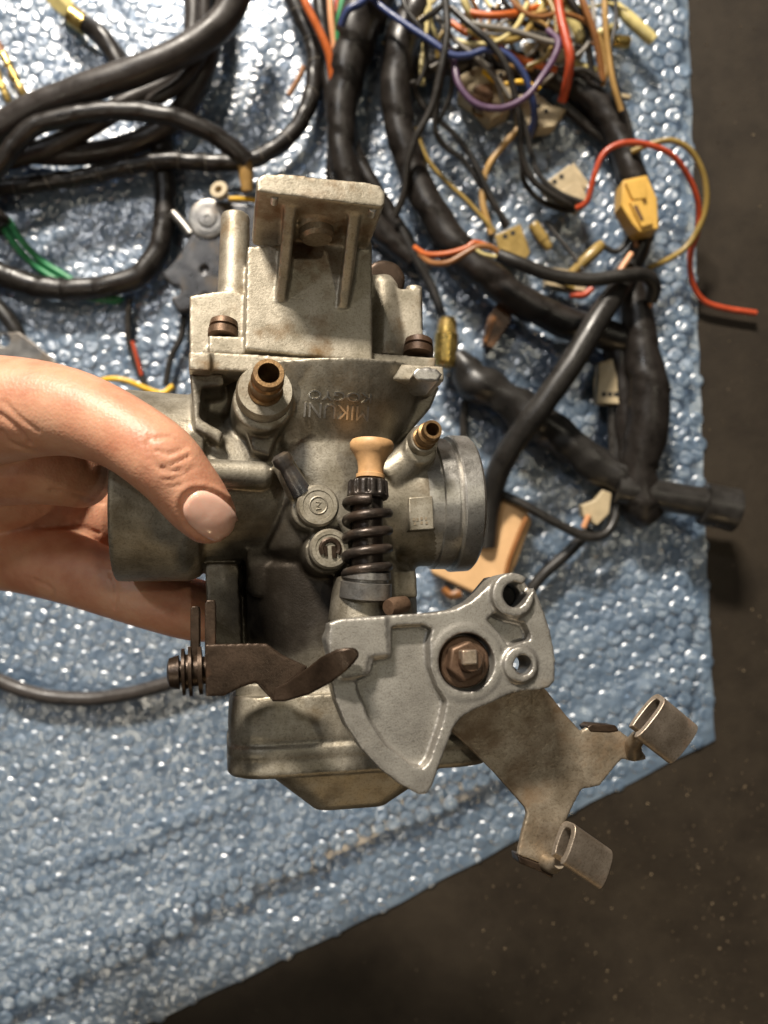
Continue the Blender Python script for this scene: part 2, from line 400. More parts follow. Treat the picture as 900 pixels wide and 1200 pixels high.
wrap = root('bubble_wrap', 'folded sheet of clear blue bubble wrap spread over the black floor', 'bubble wrap', WR)
def sheet(R, B, zf, z0, edge_drop):
    mb = MB(); nx, ny = 110, 150; L, T = -120, -110; vv = []; ff = []
    for j in range(ny+1):
        for i in range(nx+1):
            x = L+(i/nx)*(815-L); y = T+(j/ny)*(B(x)-T)
            x = L+(i/nx)*(R(min(y, 880))-L); y = T+(j/ny)*(B(x)-T)
            x = L+(i/nx)*(R(min(y, 880))-L)
            p = W(x, y, z0); e = min(1.0, min(nx-i, (ny-j))/5.0)
            p.z = zf(p.x, p.y)*(1-edge_drop*(1-e)); p.z += 0.03*noise.noise(p*1.6)
            vv.append(p)
    for j in range(ny):
        for i in range(nx):
            a = j*(nx+1)+i; ff.append((a, a+1, a+nx+2, a+nx+1))
    return mb.add(vv, ff)
for args in ((upR, upB, zup, .85, .45), (loR, loB, zlo, .12, .0)):
    build(sheet(*args), 'sheet', M['wrap'], wrap, smooth=180)
PROF = [(1.08, 0.0), (0.98, .08), (0.82, .155), (0.58, .19), (0.26, .20)]
def dome(rs, seg=11):
    """an air cell, slack and creased: a flat lid, tipped, with one or two folds across it"""
    rn = random.Random(rs); v = []; f = []; ta, tm = rn.uniform(0, 6.28), rn.uniform(.02, .24); ph = rn.uniform(0, 6); sq = rn.uniform(.8, 1.1)
    folds = [(rn.uniform(0, 6.28), rn.uniform(-.4, .4), rn.uniform(.10, .32)) for _ in range(rn.choice((1, 2, 2, 3)))]
    def zf(x, y, z):
        q = z/.20
        zz = z*sq+q*tm*(x*math.cos(ta)+y*math.sin(ta))*.8
        for a, o_, d in folds: zz -= q*d*max(0, .45-abs(x*math.cos(a)+y*math.sin(a)-o_))
        return max(zz+rn.uniform(-.03, .03)*q, z*.15)
    for k, (r, z) in enumerate(PROF):
        for i in range(seg):
            th = 2*math.pi*i/seg; q = r*(1+.04*math.sin(3*th+ph)*(k > 0)); x, y = q*math.cos(th), q*math.sin(th)
            v.append(Vector((x, y, zf(x, y, z))))
    v.append(Vector((0, 0, zf(0, 0, .20))))
    for k in range(len(PROF)-1):
        for i in range(seg):
            j = (i+1) % seg; f.append((k*seg+i, k*seg+j, (k+1)*seg+j, (k+1)*seg+i))
    b = (len(PROF)-1)*seg
    for i in range(seg): f.append((b+i, b+(i+1) % seg, len(v)-1))
    return v, f
VAR = [dome(100+i) for i in range(24)]
SP = 0.80; RAD = 0.375
def lattice(R, B, zf, ang):
    out = []; ca, sa = math.cos(ang), math.sin(ang)
    for j in range(-72, 73):
        for i in range(-70, 71):
            x = (i+(j % 2)*.5)*SP; y = j*SP*.866
            X = x*ca-y*sa+random.uniform(-.04, .04)+.25*math.sin(y*.21); Y = x*sa+y*ca+random.uniform(-.04, .04)+.2*math.sin(x*.17)
            z = zf(X, Y); px, py = toPx(Vector((X, Y, z)))
            if -110 < px < 850 and -100 < py < 1300 and px < R(min(max(py, -90), 880))-4 and py < B(px)-4: out.append((X, Y, z, px, py))
    return out
up = lattice(upR, upB, zup, math.radians(17)); lo = lattice(loR, loB, zlo, math.radians(12))
free = [b for b in up if b[4] > 850 and b[3] < 640 or (b[3] < 275 and b[4] > 770) or (660 < b[3] and 420 < b[4] < 860)]
free.sort(key=lambda b: (b[3]-300)**2+(b[4]-950)**2); free = free[:300]; fs = set((b[0], b[1]) for b in free)
vmesh = []
for v, f in VAR:
    m = bpy.data.meshes.new('bubble'); m.from_pydata([p*RAD*U for p in v], [], f); finish(m, 180); m.materials.append(M['wrap']); vmesh.append(m)
for b in free:
    o = bpy.data.objects.new('bubble', random.choice(vmesh)); COL.objects.link(o); o.parent = wrap
    o.location = (Vector(b[:3])-WR)*U; o.rotation_euler = (random.uniform(-.1, .1), random.uniform(-.1, .1), random.uniform(0, 6.28))
    s = random.uniform(.92, 1.04); o.scale = (s, s, s)
mb = MB()
for b in up+lo:
    if (b[0], b[1]) in fs: continue
    v, f = random.choice(VAR); rot = Matrix.Rotation(random.uniform(0, 6.28), 3, 'Z') @ Matrix.Rotation(random.uniform(-.12, .12), 3, 'X')
    mb.add([rot @ (p*RAD*random.uniform(.99, 1.01))+Vector(b[:3]) for p in v], f)
o = build(mb, 'bubbles', M['wrap'], wrap, smooth=180, kind='stuff')

# ------------------------------------------------------------------ cables
def spiral(pitch, amt, seed=0):
    def fn(L, th):
        q = (L/pitch+th/(2*math.pi)+.15*math.sin(L*.9+seed)) % 1.0
        return 1+1.6*amt*(q-.5)+.02*math.sin(L*3.1+seed+th*2)
    return fn
def lumpy(amt, seed=0):
    return lambda L, th: 1+amt*noise.noise(Vector((L*.9, math.cos(th)*1.3+seed, math.sin(th)*1.3)))
def cable(name, label, cat, pts, r, mat, fn=None, seg=12, group=None, parent=None, step=4, flat=1.0, caps=True):
    """pts (px, py, z[, r]); r pixels"""
    pts = [(p[0], p[1], p[2], p[3] if len(p) > 3 else r) for p in pts]
    q = spline(pts, step); P = [W(a[0], a[1], a[2]) for a in q]; R = [a[3]*(H-a[2])/F for a in q]
    mb = MB().tube(P, R, seg, fn)
    if parent is not None: return build(mb, name, M[mat], parent, smooth=50)
    group = group or {'wiring harness': 'taped harness runs', 'hose': 'black hoses on the wrap'}.get(cat)
    tags = (label, cat, group) if group else (label, cat)
    return build(mb, name, M[mat], None, smooth=50, tags=tags)
def wire(label, pts, r, mat, name='wire', cat='wire', group=None, fn=None, parent=None):
    return cable(name, label, cat, pts, r, mat, fn, 8, group or 'loose coloured wires of the harness', parent)
def seams(o, pts, r, every, mat, w=0.9):
    """thin overlapping tape edges round a cable (child rings)"""
    q = spline(pts, 3); acc = 0; mb = MB()
    for i in range(1, len(q)-1):
        acc += float(np.linalg.norm((q[i]-q[i-1])[:2]))
        if acc > every:
            acc = random.uniform(-6, 6)
            c = W(q[i][0], q[i][1], q[i][2]); t = (W(*q[i+1][:3])-W(*q[i-1][:3])).normalized()
            t = (t+Vector((random.uniform(-.3, .3), random.uniform(-.3, .3), 0))).normalized(); k = (H-q[i][2])/F
            mb.torus(c, t, r*k*1.0, w*k, 20, 6)
    if mb.v: return build(mb, 'tape_edge', M[mat], o, smooth=180, kind='stuff')

# left-hand loops
cable('control_cable', 'thick smooth grey-black hose crossing highest over the upper left corner', 'hose',
      [(-40, 178, 3.2), (20, 138, 3.6), (70, 115, 4.0), (120, 97, 4.3), (175, 78, 4.4), (225, 54, 4.3), (258, 28, 4.2), (275, 0, 4.2), (286, -40, 4.2)], 17, 'hose', lumpy(.05, 1), 20)
cable('control_cable', 'black hose passing under the thick hose and sweeping low to the left edge', 'hose',
      [(252, -40, 2.4), (251, 20, 2.5), (243, 70, 2.5), (222, 115, 2.3), (190, 150, 2.1), (150, 170, 2.0), (100, 180, 1.9), (45, 180, 1.9), (-40, 168, 1.9)], 12.5, 'hose', lumpy(.05, 2), 16)
cable('control_cable', 'black hose hugging the underside of the thick hose at upper left', 'hose',
      [(226, -40, 2.0), (228, 20, 2.1), (222, 65, 2.2), (195, 98, 2.4), (150, 120, 2.6), (105, 148, 2.6), (60, 172, 2.4), (10, 186, 2.4), (-40, 190, 2.4)], 12, 'hose', lumpy(.05, 3), 16)
cable('control_cable', 'thin dark hose beside the others at the top edge', 'hose',
      [(238, -40, 3.6), (240, 10, 3.5), (236, 60, 3.2), (215, 95, 3.0), (190, 112, 2.8), (165, 122, 2.4), (140, 132, 2.0)], 8, 'hose', None, 12)
plugpts = [(-30, 232, 3.8), (2, 190, 4.2), (35, 152, 4.4), (75, 138, 4.5), (130, 130, 4.5), (185, 134, 4.4), (230, 147, 4.1), (268, 170, 3.6), (290, 190, 3.2)]
lc = root('taped_lead', 'black taped lead arching to a tan plug behind the mounting flange', 'lead', W(150, 135, 1))
o = cable('sleeve', '', '', plugpts, 11, 'tape', spiral(1.7, .06, 4), 18, parent=lc)
mb = MB(); mb.tube([W(286, 188, 3.2), W(288, 198, 3.1), W(289, 210, 3.0), W(290, 224, 2.9)], [.36, .40, .36, .30], 10); build(mb, 'plug', M['tanwire'], lc, smooth=50)
pts = [(-40, 224, 1.8), (40, 216, 1.9), (95, 208, 2.0), (150, 195, 2.2), (195, 188, 2.3), (250, 191, 2.1), (295, 187, 2.0), (330, 168, 2.0), (355, 138, 2.0), (368, 95, 2.0), (366, 50, 2.0), (350, 15, 2.0), (330, -40, 2.0)]
o = cable('taped_cable', 'black cable with spiral tape seams curving from the left edge to the top', 'cable', pts, 10, 'tape', spiral(1.25, .09, 1), 18)
seams(o, pts, 10.1, 30, 'greywire', .5)
pts = [(186, 138, 1.4), (190, 180, 1.5), (194, 225, 1.6), (192, 268, 1.7), (180, 304, 1.8), (152, 328, 1.9), (105, 338, 1.9), (60, 338, 1.9), (20, 328, 1.9), (-40, 302, 1.9)]
o = cable('taped_cable', 'broad black taped cable bending from vertical toward the left edge', 'cable', pts, 13, 'tape', spiral(1.8, .08, 7), 18)
seams(o, pts, 13.2, 55, 'blackwire', .9)
gl = root('green_lead', 'pair of green wires leaving a black sleeve at the left edge', 'lead', W(40, 300, 1))
cable('sleeve', '', '', [(-40, 222, 2.2), (-10, 250, 2.2), (6, 268, 2.1)], 12, 'tape', None, 14, parent=gl)
for dx, dy in ((0, 0), (7, -6)):
    wire('', [(2+dx, 264+dy, 2.1), (20+dx, 290+dy, 1.9), (42+dx, 312+dy, 1.4), (75+dx, 333+dy, 1.3), (105+dx*.4, 348+dy*.3, 1.3), (140+dx*.5, 353+dy*.4, 1.3)], 4.2, 'green', parent=gl)
bt = root('battery_lead', 'black taped lead with a brass ferrule at the top left edge', 'lead', W(110, 45, 1))
cable('sleeve', '', '', [(100, 28, 2.0), (118, 42, 2.0), (133, 62, 2.0), (146, 84, 2.0), (158, 108, 1.9)], 11, 'tape', lumpy(.25, 8), 16, parent=bt)
cable('ferrule', '', '', [(84, 18, 2.0), (94, 25, 2.0), (101, 30, 2.0)], 11.5, 'gold', None, 16, parent=bt)
mb = MB().tube([W(60, -10, 2.0), W(72, 4, 2.0), W(84, 16, 2.0)], [.55, .6, .45], 6); build(mb, 'lug', M['creamsleeve'], bt, smooth=30)
def bullet(label, a, b, r, z, mat='gold', group=None, name='bullet_terminal'):
    A, B = W(*a, z), W(*b, z); L = (B-A).length; k = (H-z)/F*r
    mb = MB().lathe(A, B-A, [(0, .8*k), (.05*L, k), (.3*L, k), (.32*L, .7*k), (.42*L, .7*k), (.44*L, 1.0*k), (.62*L, 1.0*k), (.64*L, .72*k), (.7*L, .72*k), (.73*L, .95*k), (.93*L, .9*k), (L, .4*k)], 14)
    return build(mb, name, M[mat], None, tags=(label, 'terminal')+((group,) if group else ()))
bullet('long brass bullet terminal at the left edge, nearer the top', (3, 62), (29, 113), 5.5, 1.9)
bullet('short brass bullet terminal at the left edge, below the longer one', (-6, 80), (11, 121), 5, 1.8)
wire('orange wire ending in a brass bullet at the left edge', [(-30, 28, 1.9), (-8, 45, 1.9), (4, 64, 1.9)], 5, 'brown')
cable('hose', 'bare dark hose curving across the wrap below the hand', 'hose', [(-40, 776, 1.7), (0, 798, 1.7), (45, 814, 1.7), (100, 819, 1.7), (150, 813, 1.7), (200, 800, 1.7), (255, 782, 1.7), (300, 765, 1.7)], 8.5, 'hose', lumpy(.04, 5), 16)
# small things behind the left of the carburettor
wire('yellow wire curling out above the thumb', [(112, 449, 2.2), (128, 444, 2.3), (148, 446, 2.3), (170, 455, 2.2), (190, 461, 2.1), (203, 452, 2.0)], 3.4, 'yellow')
wire('short yellow wire between the white bush and the flange', [(268, 233, 2.5), (285, 233, 2.4), (310, 236, 2.2)], 3, 'yellow')
wire('thin black wire dropping from the taped cable bend', [(152, 350, 1.6), (150, 375, 1.5), (152, 405, 1.4), (162, 432, 1.4), (170, 452, 1.4)], 4, 'blackwire')
wire('thin red wire beside a black one above the thumb', [(155, 400, 1.6), (160, 418, 1.6), (166, 440, 1.5)], 2.4, 'red')
wire('black wire running up beside the carburettor cover', [(216, 370, 1.5), (212, 395, 1.5), (200, 420, 1.5), (194, 452, 1.5)], 4, 'blackwire')
cable('hose', 'short black hose entering a grey bracket at the left edge', 'hose', [(-30, 335, 1.6), (0, 362, 1.6), (18, 386, 1.6), (24, 402, 1.5)], 9, 'rubber', None, 14)
# bracket at left edge
mb = MB(); mb.prism([W(x, y, 2.2) for x, y in ((-60, 395), (-10, 390), (22, 389), (40, 402), (66, 424), (75, 450), (-60, 450))], Vector((0, 0, -.25)))
sb = MB().lathe(W(12, 402, 1.5), Vector((0, 0, 1)), [(0, .34), (1.2, .34)], 24)
build(solid(mb, sb, .04, 3), 'mounting_bracket', M['greysteel'], None, smooth=60, tags=('grey metal bracket with a bolt hole behind the hand', 'bracket'))
# ignition coil / switch bracket behind the cover
sw = root('switch_bracket', 'black metal bracket with a washer screw behind the carburettor cover', 'bracket', W(245, 300, 1))
mb = MB(); mb.prism([W(x, y, 2.6) for x, y in ((188, 322), (205, 305), (228, 268), (222, 250), (235, 236), (262, 236), (300, 240), (330, 300), (300, 360), (238, 345), (226, 362), (208, 366), (200, 352), (205, 338))], Vector((0, 0, -.9)))
sb = MB().lathe(W(213, 349, 1.2), Vector((0, 0, 1)), [(0, .27), (2, .27)], 20); sb.lathe(W(240, 317, 2.4), Vector((0, 0, 1)), [(0, .22), (2, .22)], 20)
build(solid(mb, sb, .05, 6), 'plate', M['blacktin'], sw, smooth=60)
p = W(244, 257, 2.6)
build(MB().lathe(p, Vector((0, 0, 1)), [(0, 1.0), (.12, 1.0), (.14, .96), (.14, .72), (.2, .7), (.2, .5), (.3, .45), (.32, .15), (.24, .12), (.24, .0)], 32), 'washer_screw', M['greysteel'], sw, smooth=30)
cable('side_rod', '', '', [(203, 250, 2.2), (214, 262, 2.3), (224, 275, 2.4)], 6, 'greysteel', None, 10, parent=sw)
p = W(259, 226, 3.0)
build(MB().lathe(p, Vector((-.2, .2, 1)), [(0, .42), (.3, .46), (.34, .44), (.34, .2), (.05, .19), (.05, 0)], 24), 'bush', M['whiteplug'], None, smooth=30, tags=('small cream plastic bush beside the flange', 'bush'))
# harness trunks
pts = [(452, -40, 2.6, 30), (430, 0, 2.6, 30), (415, 45, 2.5, 27), (405, 95, 2.4, 21), (400, 140, 2.3, 18), (402, 185, 2.2, 17), (420, 235, 2.0, 16), (450, 275, 1.9, 14), (485, 305, 1.8, 13)]
o = cable('wiring_harness', 'thick taped harness trunk running down to the mounting flange', 'wiring harness', pts, 20, 'tape', spiral(2.2, .10, 2), 24)
cable('harness_branch', 'narrow taped harness branch left of the trunk above the flange', 'wiring harness', [(372, -40, 2.0), (378, 30, 2.0), (386, 100, 1.9), (392, 150, 1.8), (390, 215, 1.8)], 9, 'tape', spiral(1.6, .08), 16)
cable('harness_branch', 'slim taped harness branch right of the trunk above the flange', 'wiring harness', [(408, 150, 1.8), (420, 185, 1.8), (436, 215, 1.8), (460, 255, 1.7), (500, 320, 1.6)], 9, 'tape', spiral(1.6, .08, 3), 16)
pts = [(500, -30, 2.2, 17), (486, 12, 2.6, 18), (472, 45, 2.8, 20), (465, 90, 2.8, 19.5), (467, 140, 2.7, 18), (480, 190, 2.6, 17.5), (505, 245, 2.6, 18), (545, 300, 2.6, 18.5), (600, 345, 2.6, 18.5), (655, 375, 2.5, 18), (705, 390, 2.4, 18), (735, 400, 2.3, 17)]
o = cable('wiring_harness', 'glossy black harness trunk sweeping from the top centre to the right', 'wiring harness', pts, 18, 'tape', spiral(2.6, .08, 5), 24)
cable('wiring_harness', 'black harness branch hidden under loose wires at the top', 'wiring harness', [(470, 95, 1.8, 15), (510, 75, 1.9, 15), (560, 72, 2.0, 15), (620, 80, 2.0, 16), (665, 95, 2.1, 16), (700, 120, 2.1, 16), (722, 155, 2.1, 16), (738, 195, 2.2, 16), (748, 235, 2.2, 15), (752, 275, 2.2, 14), (742, 305, 2.2, 14), (726, 328, 2.3, 14)], 16, 'tape', spiral(2.0, .09, 6), 20)
cable('harness_branch', 'straight black branch below the right-hand taped trunk', 'wiring harness', [(655, 118, 1.5), (690, 148, 1.5), (720, 175, 1.5), (730, 215, 1.5), (738, 260, 1.5)], 8, 'tape', None, 14)
cable('harness_branch', 'smooth black tube crossing the harness toward the carburettor outlet', 'wiring harness', [(738, 318, 3.0, 12), (722, 342, 3.8, 13), (700, 375, 4.3, 14), (670, 425, 4.5, 14.5), (635, 475, 4.4, 14.5), (605, 515, 4.0, 14), (585, 550, 3.4, 14), (574, 590, 2.8, 13), (570, 640, 2.4, 12)], 14, 'rubber', lumpy(.04, 3), 18)
cable('wiring_harness', 'thick black taped trunk descending at the right to the rubber tube', 'wiring harness', [(735, 325, 2.6, 15), (746, 365, 2.8, 18), (752, 410, 2.9, 20), (760, 460, 2.9, 24), (758, 505, 2.7, 25), (748, 550, 2.5, 22), (752, 590, 2.2, 26), (762, 605, 2.0, 20)], 20, 'tape', spiral(3.0, .07, 9), 24)
cable('harness_branch', 'inner taped branch beside the thick right trunk', 'wiring harness', [(722, 405, 2.0), (730, 450, 2.0), (735, 500, 2.0), (738, 545, 2.0), (736, 580, 2.0)], 17, 'tape', lumpy(.12, 2), 18)
br = root('covered_lead', 'black lead with bared orange cores bridging the harness', 'lead', W(640, 310, 1))
cable('sleeve', '', '', [(584, 299, 4.6), (610, 309, 4.8), (645, 322, 4.8), (690, 328, 4.8), (730, 323, 4.8), (755, 322, 4.6), (767, 334, 4.2), (763, 352, 3.6)], 8, 'rubber', None, 14, parent=br)
wire('', [(492, 298, 3.8), (505, 308, 4.4), (525, 308, 4.8), (545, 297, 4.9), (560, 289, 4.9), (576, 290, 4.8), (588, 300, 4.6)], 3.6, 'brown', name='core', parent=br)
wire('', [(486, 290, 3.6), (500, 298, 4.2), (525, 297, 4.6), (548, 290, 4.8), (556, 284, 4.8), (575, 290, 4.7), (587, 298, 4.6)], 3.2, 'orange', name='core', parent=br)
wire('', [(556, 291, 4.9), (566, 298, 4.9), (586, 302, 4.7)], 2.4, 'cream', name='core', parent=br)
cable('shrink_tube', 'crumpled black sleeve leading diagonally behind the outlet', 'sleeve', [(534, 415, 2.4, 10), (548, 436, 2.4, 20), (566, 452, 2.5, 22), (590, 466, 2.5, 19), (612, 480, 2.4, 24), (640, 500, 2.3, 21), (670, 522, 2.3, 20), (700, 545, 2.3, 20), (728, 562, 2.3, 19)], 20, 'rubber', lumpy(.30, 4), 22)
rt = root('rubber_tube', 'black rubber tube with a flared grey end cap at the mat edge', 'tube', W(790, 585, 1))
cable('tube_body', '', '', [(722, 572, 2.6), (760, 578, 2.6), (800, 585, 2.6), (832, 590, 2.6)], 18, 'rubber', lumpy(.03), 22, parent=rt)
A = W(822, 590, 2.6); B = W(862, 598, 2.6); L = (B-A).length; k = 41.4/F
mb = MB().lathe(A, B-A, [(0, 20*k), (.05*L, 25*k), (.75*L, 25*k), (.85*L, 26*k), (.97*L, 26*k), (L, 24*k), (L, 12*k), (.6*L, 11*k), (.6*L, 0)], 32)
build(mb, 'end_cap', M['rubber'], rt, smooth=35)
cable('cable', 'thin black cable looping under the rubber tube', 'cable', [(570, 572, 2.4), (590, 580, 2.6), (615, 592, 2.8), (650, 612, 2.8), (685, 628, 2.7), (708, 626, 2.6), (720, 608, 2.4), (724, 575, 2.2), (722, 520, 2.0), (718, 470, 2.0)], 5.5, 'rubber', lumpy(.1, 7), 12)
cable('cable', 'short dark cable slanting up behind the pulley', 'cable', [(612, 705, 1.8), (635, 675, 1.8), (665, 648, 1.8), (692, 620, 1.9)], 7, 'rubber', None, 12)
cable('cable', 'black wire standing behind the brass terminal', 'cable', [(545, 470, 1.6), (543, 500, 1.5), (545, 540, 1.4)], 5, 'blackwire', None, 10)
cable('cable', 'thin black lead from the trunk to the brass terminal', 'cable', [(468, 262, 2.2), (485, 300, 2.2), (505, 335, 2.2), (518, 370, 2.3)], 5.5, 'rubber', None, 10)
# connectors
def block(name, label, quad, z, thick, mat, tags_cat='connector', cav=None, bevel=.06):
    mb = MB(); mb.prism([W(x, y, z) for x, y in quad], Vector((0, 0, -thick)))
    o = build(mb, name, M[mat], None, smooth=30, bevel=bevel, tags=(label, tags_cat)+(('plastic connectors of the harness',) if tags_cat == 'connector' else ()))
    o['org'] = list(orgof(o))
    if cav:
        cx, cy, dx, dy, nn = cav
        for i in range(nn):
            x, y = cx+dx*i, cy+dy*i
            sub(o, 'cavity_shade', [(x-2.6, y-2.6), (x+2.6, y-2.6), (x+2.6, y+2.6), (x-2.6, y+2.6)], z+.015, .1, 'hole', 0)  # raised black block painted in for the shade of a wire hole
    return o
def sub(o, name, quad, z, thick, mat, bevel=.03):
    # child of a top-level mesh
    mb = MB(); mb.prism([W(x, y, z) for x, y in quad], Vector((0, 0, -thick)))
    return build(mb, name, M[mat], o, smooth=30, bevel=bevel)
y = block('connector', 'bright yellow connector clipped round the right-hand harness', [(730, 211), (758, 205), (770, 232), (772, 268), (750, 272), (741, 262), (728, 240)], 4.3, 1.3, 'yellowplug')
sub(y, 'latch', [(733, 213), (756, 209), (758, 232), (742, 234)], 4.5, .3, 'yellowplug'); sub(y, 'latch', [(738, 236), (752, 234), (766, 262), (752, 266)], 4.48, .3, 'yellowplug'); sub(y, 'wire_slot', [(742, 241), (747, 240), (755, 257), (751, 259)], 4.52, .2, 'brownplug')
w_ = block('connector', 'off-white connector with a side clip left of the yellow connector', [(637, 215), (668, 192), (680, 210), (690, 235), (680, 243), (655, 233)], 3.0, 1.2, 'whiteplug', cav=(650, 213, 8, -6, 2))
sub(w_, 'clip', [(672, 190), (690, 214), (687, 222), (677, 212), (669, 195)], 2.9, .9, 'whiteplug'); sub(w_, 'latch', [(657, 224), (672, 214), (684, 234), (672, 238)], 3.15, .3, 'whiteplug')
block('connector', 'flat tan connector under the bridging black lead', [(580, 275), (610, 262), (622, 296), (615, 306), (588, 304)], 2.6, 1.0, 'olivetube', cav=(592, 277, 9, -4, 2))
block('connector', 'grey-tan connector beneath the harness with red ends', [(640, 312), (668, 316), (690, 326), (686, 342), (640, 334)], 2.5, .9, 'whiteplug')
block('connector', 'dull ribbed connector against the thick right trunk', [(702, 425), (718, 420), (730, 440), (728, 474), (700, 472)], 2.6, .9, 'whiteplug', cav=(708, 462, 7, 0, 3))
block('connector', 'torn cream connector tip below the trunk', [(682, 592), (698, 586), (706, 574), (717, 578), (714, 602), (700, 616), (684, 606)], 2.6, .8, 'whiteplug')
b_ = block('connector', 'brown translucent connector below the sweeping trunk', [(584, 352), (602, 362), (598, 378), (578, 408), (566, 404), (572, 372)], 2.2, .9, 'brownplug')
sub(b_, 'core', [(577, 370), (582, 372), (570, 402), (566, 400)], 2.3, .3, 'brown')
block('connector', 'large cream connector under the loose wires at the top', [(540, 88), (560, 76), (578, 62), (596, 72), (602, 110), (598, 128), (575, 140), (556, 120), (538, 108)], 2.4, 1.3, 'whiteplug', cav=(580, 80, 7, 7, 2))
block('connector', 'cream connector between the blue loop and the red sleeve', [(606, 112), (626, 106), (645, 122), (664, 128), (650, 148), (622, 152), (606, 138)], 2.3, 1.0, 'whiteplug', cav=(622, 118, 9, 6, 3))
block('connector', 'grey-tan connector behind the crossing black wires', [(614, 50), (650, 44), (690, 50), (680, 72), (640, 82), (614, 68)], 2.6, 1.0, 'whiteplug', cav=(630, 62, 10, -2, 3))
block('junction_box', 'flat beige plastic box lying behind the carburettor outlet', [(545, 580), (578, 578), (618, 598), (624, 610), (606, 660), (592, 690), (560, 698), (505, 672), (508, 660)], 2.4, 1.4, 'beige', 'box', bevel=.18)
wire('dark wire along the edge of the beige box', [(617, 606, 2.6), (606, 632, 2.6), (596, 660, 2.6), (590, 692, 2.4)], 3, 'brown')
def eyelet(label, px, py, z, r=7):
    build(MB().torus(W(px, py, z), Vector((.3, .5, 1)), r*(H-z)/F, .09, 24, 8), 'ring_terminal', M['brass'], None, smooth=180, tags=(label, 'terminal'))
eyelet('small brass ring terminal under the purple wire', 561, 131, 2.0)
block('plug', 'dark brown plug inside the purple wire loop', [(556, 100), (574, 96), (580, 112), (566, 124), (552, 114)], 3.2, .8, 'brownplug', 'plug')
def sleeve(label, a, b, r, z, mat='creamsleeve', z2=None):
    z2 = z2 or z
    A, B = W(*a, z), W(*b, z2); L = (B-A).length; k = r*(H-z)/F
    mb = MB().lathe(A, B-A, [(0, .55*k), (.06*L, .75*k), (.3*L, .85*k), (.34*L, k), (.9*L, k), (.93*L, .9*k), (L, .85*k), (L, .5*k), (.85*L, .45*k), (.85*L, 0)], 14)
    return build(mb, 'terminal_sleeve', M[mat], None, smooth=30, tags=(label, 'terminal', 'terminal sleeves on the loose wires'))
sleeve('pale yellow terminal sleeve highest at the top right', (718, 4), (766, 48), 7.5, 2.2)
sleeve('bright brass terminal sleeve below the highest one', (696, 46), (738, 50), 7, 2.4, 'gold')
sleeve('short cream terminal sleeve pointing up right', (690, 44), (724, 30), 5, 2.7)
sleeve('large cream sleeve leaning beside the red sleeve', (660, 0), (682, 48), 9, 3.0)
sleeve('cream sleeve at the end of the orange wire', (618, 14), (652, -4), 6, 3.0)
sleeve('yellow sleeve hanging below the top edge near the red sleeve', (640, -6), (622, 32), 8, 3.2)
sleeve('cream bullet sleeve beneath the red sleeve', (672, 74), (700, 84), 5, 2.6)
sleeve('pale bullet tip right of the taped trunk', (704, 110), (738, 115), 3.6, 1.7, 'whiteplug')
sleeve('olive sleeve leaning against the bridging lead', (644, 292), (624, 262), 7, 2.4, 'olivetube')
sleeve('amber sleeve slanting toward the yellow connector', (668, 322), (706, 286), 7, 2.6, 'olivetube')
sleeve('stubby clear sleeve among the crossing wires', (560, 30), (590, 36), 5, 2.6)
sleeve('tall bright brass terminal beside the carburettor lug', (525, 372), (521, 430), 14, 2.6, 'gold')
# loose wires
wire('red wire looping over the mat edge to a free end', [(676, 244, 3.2), (688, 236, 3.6), (696, 208, 4.0), (706, 182, 4.2), (725, 169, 4.3), (752, 168, 4.3), (785, 180, 4.0), (806, 206, 3.4), (818, 238, 2.8), (818, 268, 2.2), (809, 298, 1.6), (811, 330, 1.0), (824, 352, .6), (848, 361, .5), (886, 367, .5)], 3.5, 'red')
wire('olive wire looping inside the red wire loop', [(740, 178, 3.0), (765, 168, 3.4), (790, 165, 3.6), (812, 180, 3.4), (826, 212, 3.0), (826, 248, 2.6), (808, 285, 2.2), (785, 303, 2.2), (760, 314, 2.6)], 3.6, 'olive')
wire('dark blue wire arching across the loose wires', [(425, -20, 4.0), (440, 2, 4.2), (470, 25, 4.6), (505, 48, 4.9), (528, 64, 5.0), (548, 65, 5.0), (572, 58, 5.0), (594, 64, 5.0), (612, 84, 4.8), (623, 112, 4.4), (626, 138, 3.8), (620, 162, 3.0)], 4, 'blue')
wire('purple wire hanging in a round loop below the blue wire', [(524, 50, 4.2), (532, 74, 4.6), (538, 100, 4.8), (558, 122, 4.9), (588, 127, 5.0), (616, 114, 5.0), (634, 92, 5.0), (650, 66, 4.8), (654, 48, 4.6), (642, 36, 4.2)], 4, 'purple')
wire('bright orange wire entering the trunk from the top', [(348, -25, 3.4), (360, 8, 3.4), (375, 38, 3.2), (386, 65, 3.0), (391, 98, 2.6)], 5, 'orange')
wire('peach wire between the orange and green wires', [(386, -25, 3.2), (388, 20, 3.2), (392, 55, 3.0), (396, 92, 2.6)], 4, 'peach')
wire('red-brown wire behind the peach wire', [(398, -25, 2.9), (394, 15, 2.9), (392, 45, 2.8), (395, 80, 2.4)], 3.5, 'red')
wire('green wire entering the trunk from the top', [(406, -25, 3.3), (399, 15, 3.3), (396, 45, 3.1), (399, 78, 2.8)], 4.4, 'green')
wire('blue wire wrapped at the trunk top', [(400, 30, 4.6), (408, 12, 5.0), (425, 2, 5.0), (440, -20, 4.6)], 4.5, 'blue')
wire('orange wire running right to a cream sleeve', [(545, 14, 4.0), (570, 18, 4.2), (596, 17, 4.2), (620, 12, 3.6), (640, 4, 3.2)], 4.2, 'orange')
wire('orange wire passing under the blue arch', [(528, 26, 3.4), (545, 38, 3.6), (565, 44, 3.8), (585, 56, 3.8), (605, 67, 3.8), (625, 74, 3.8), (652, 82, 3.6)], 4, 'orange')
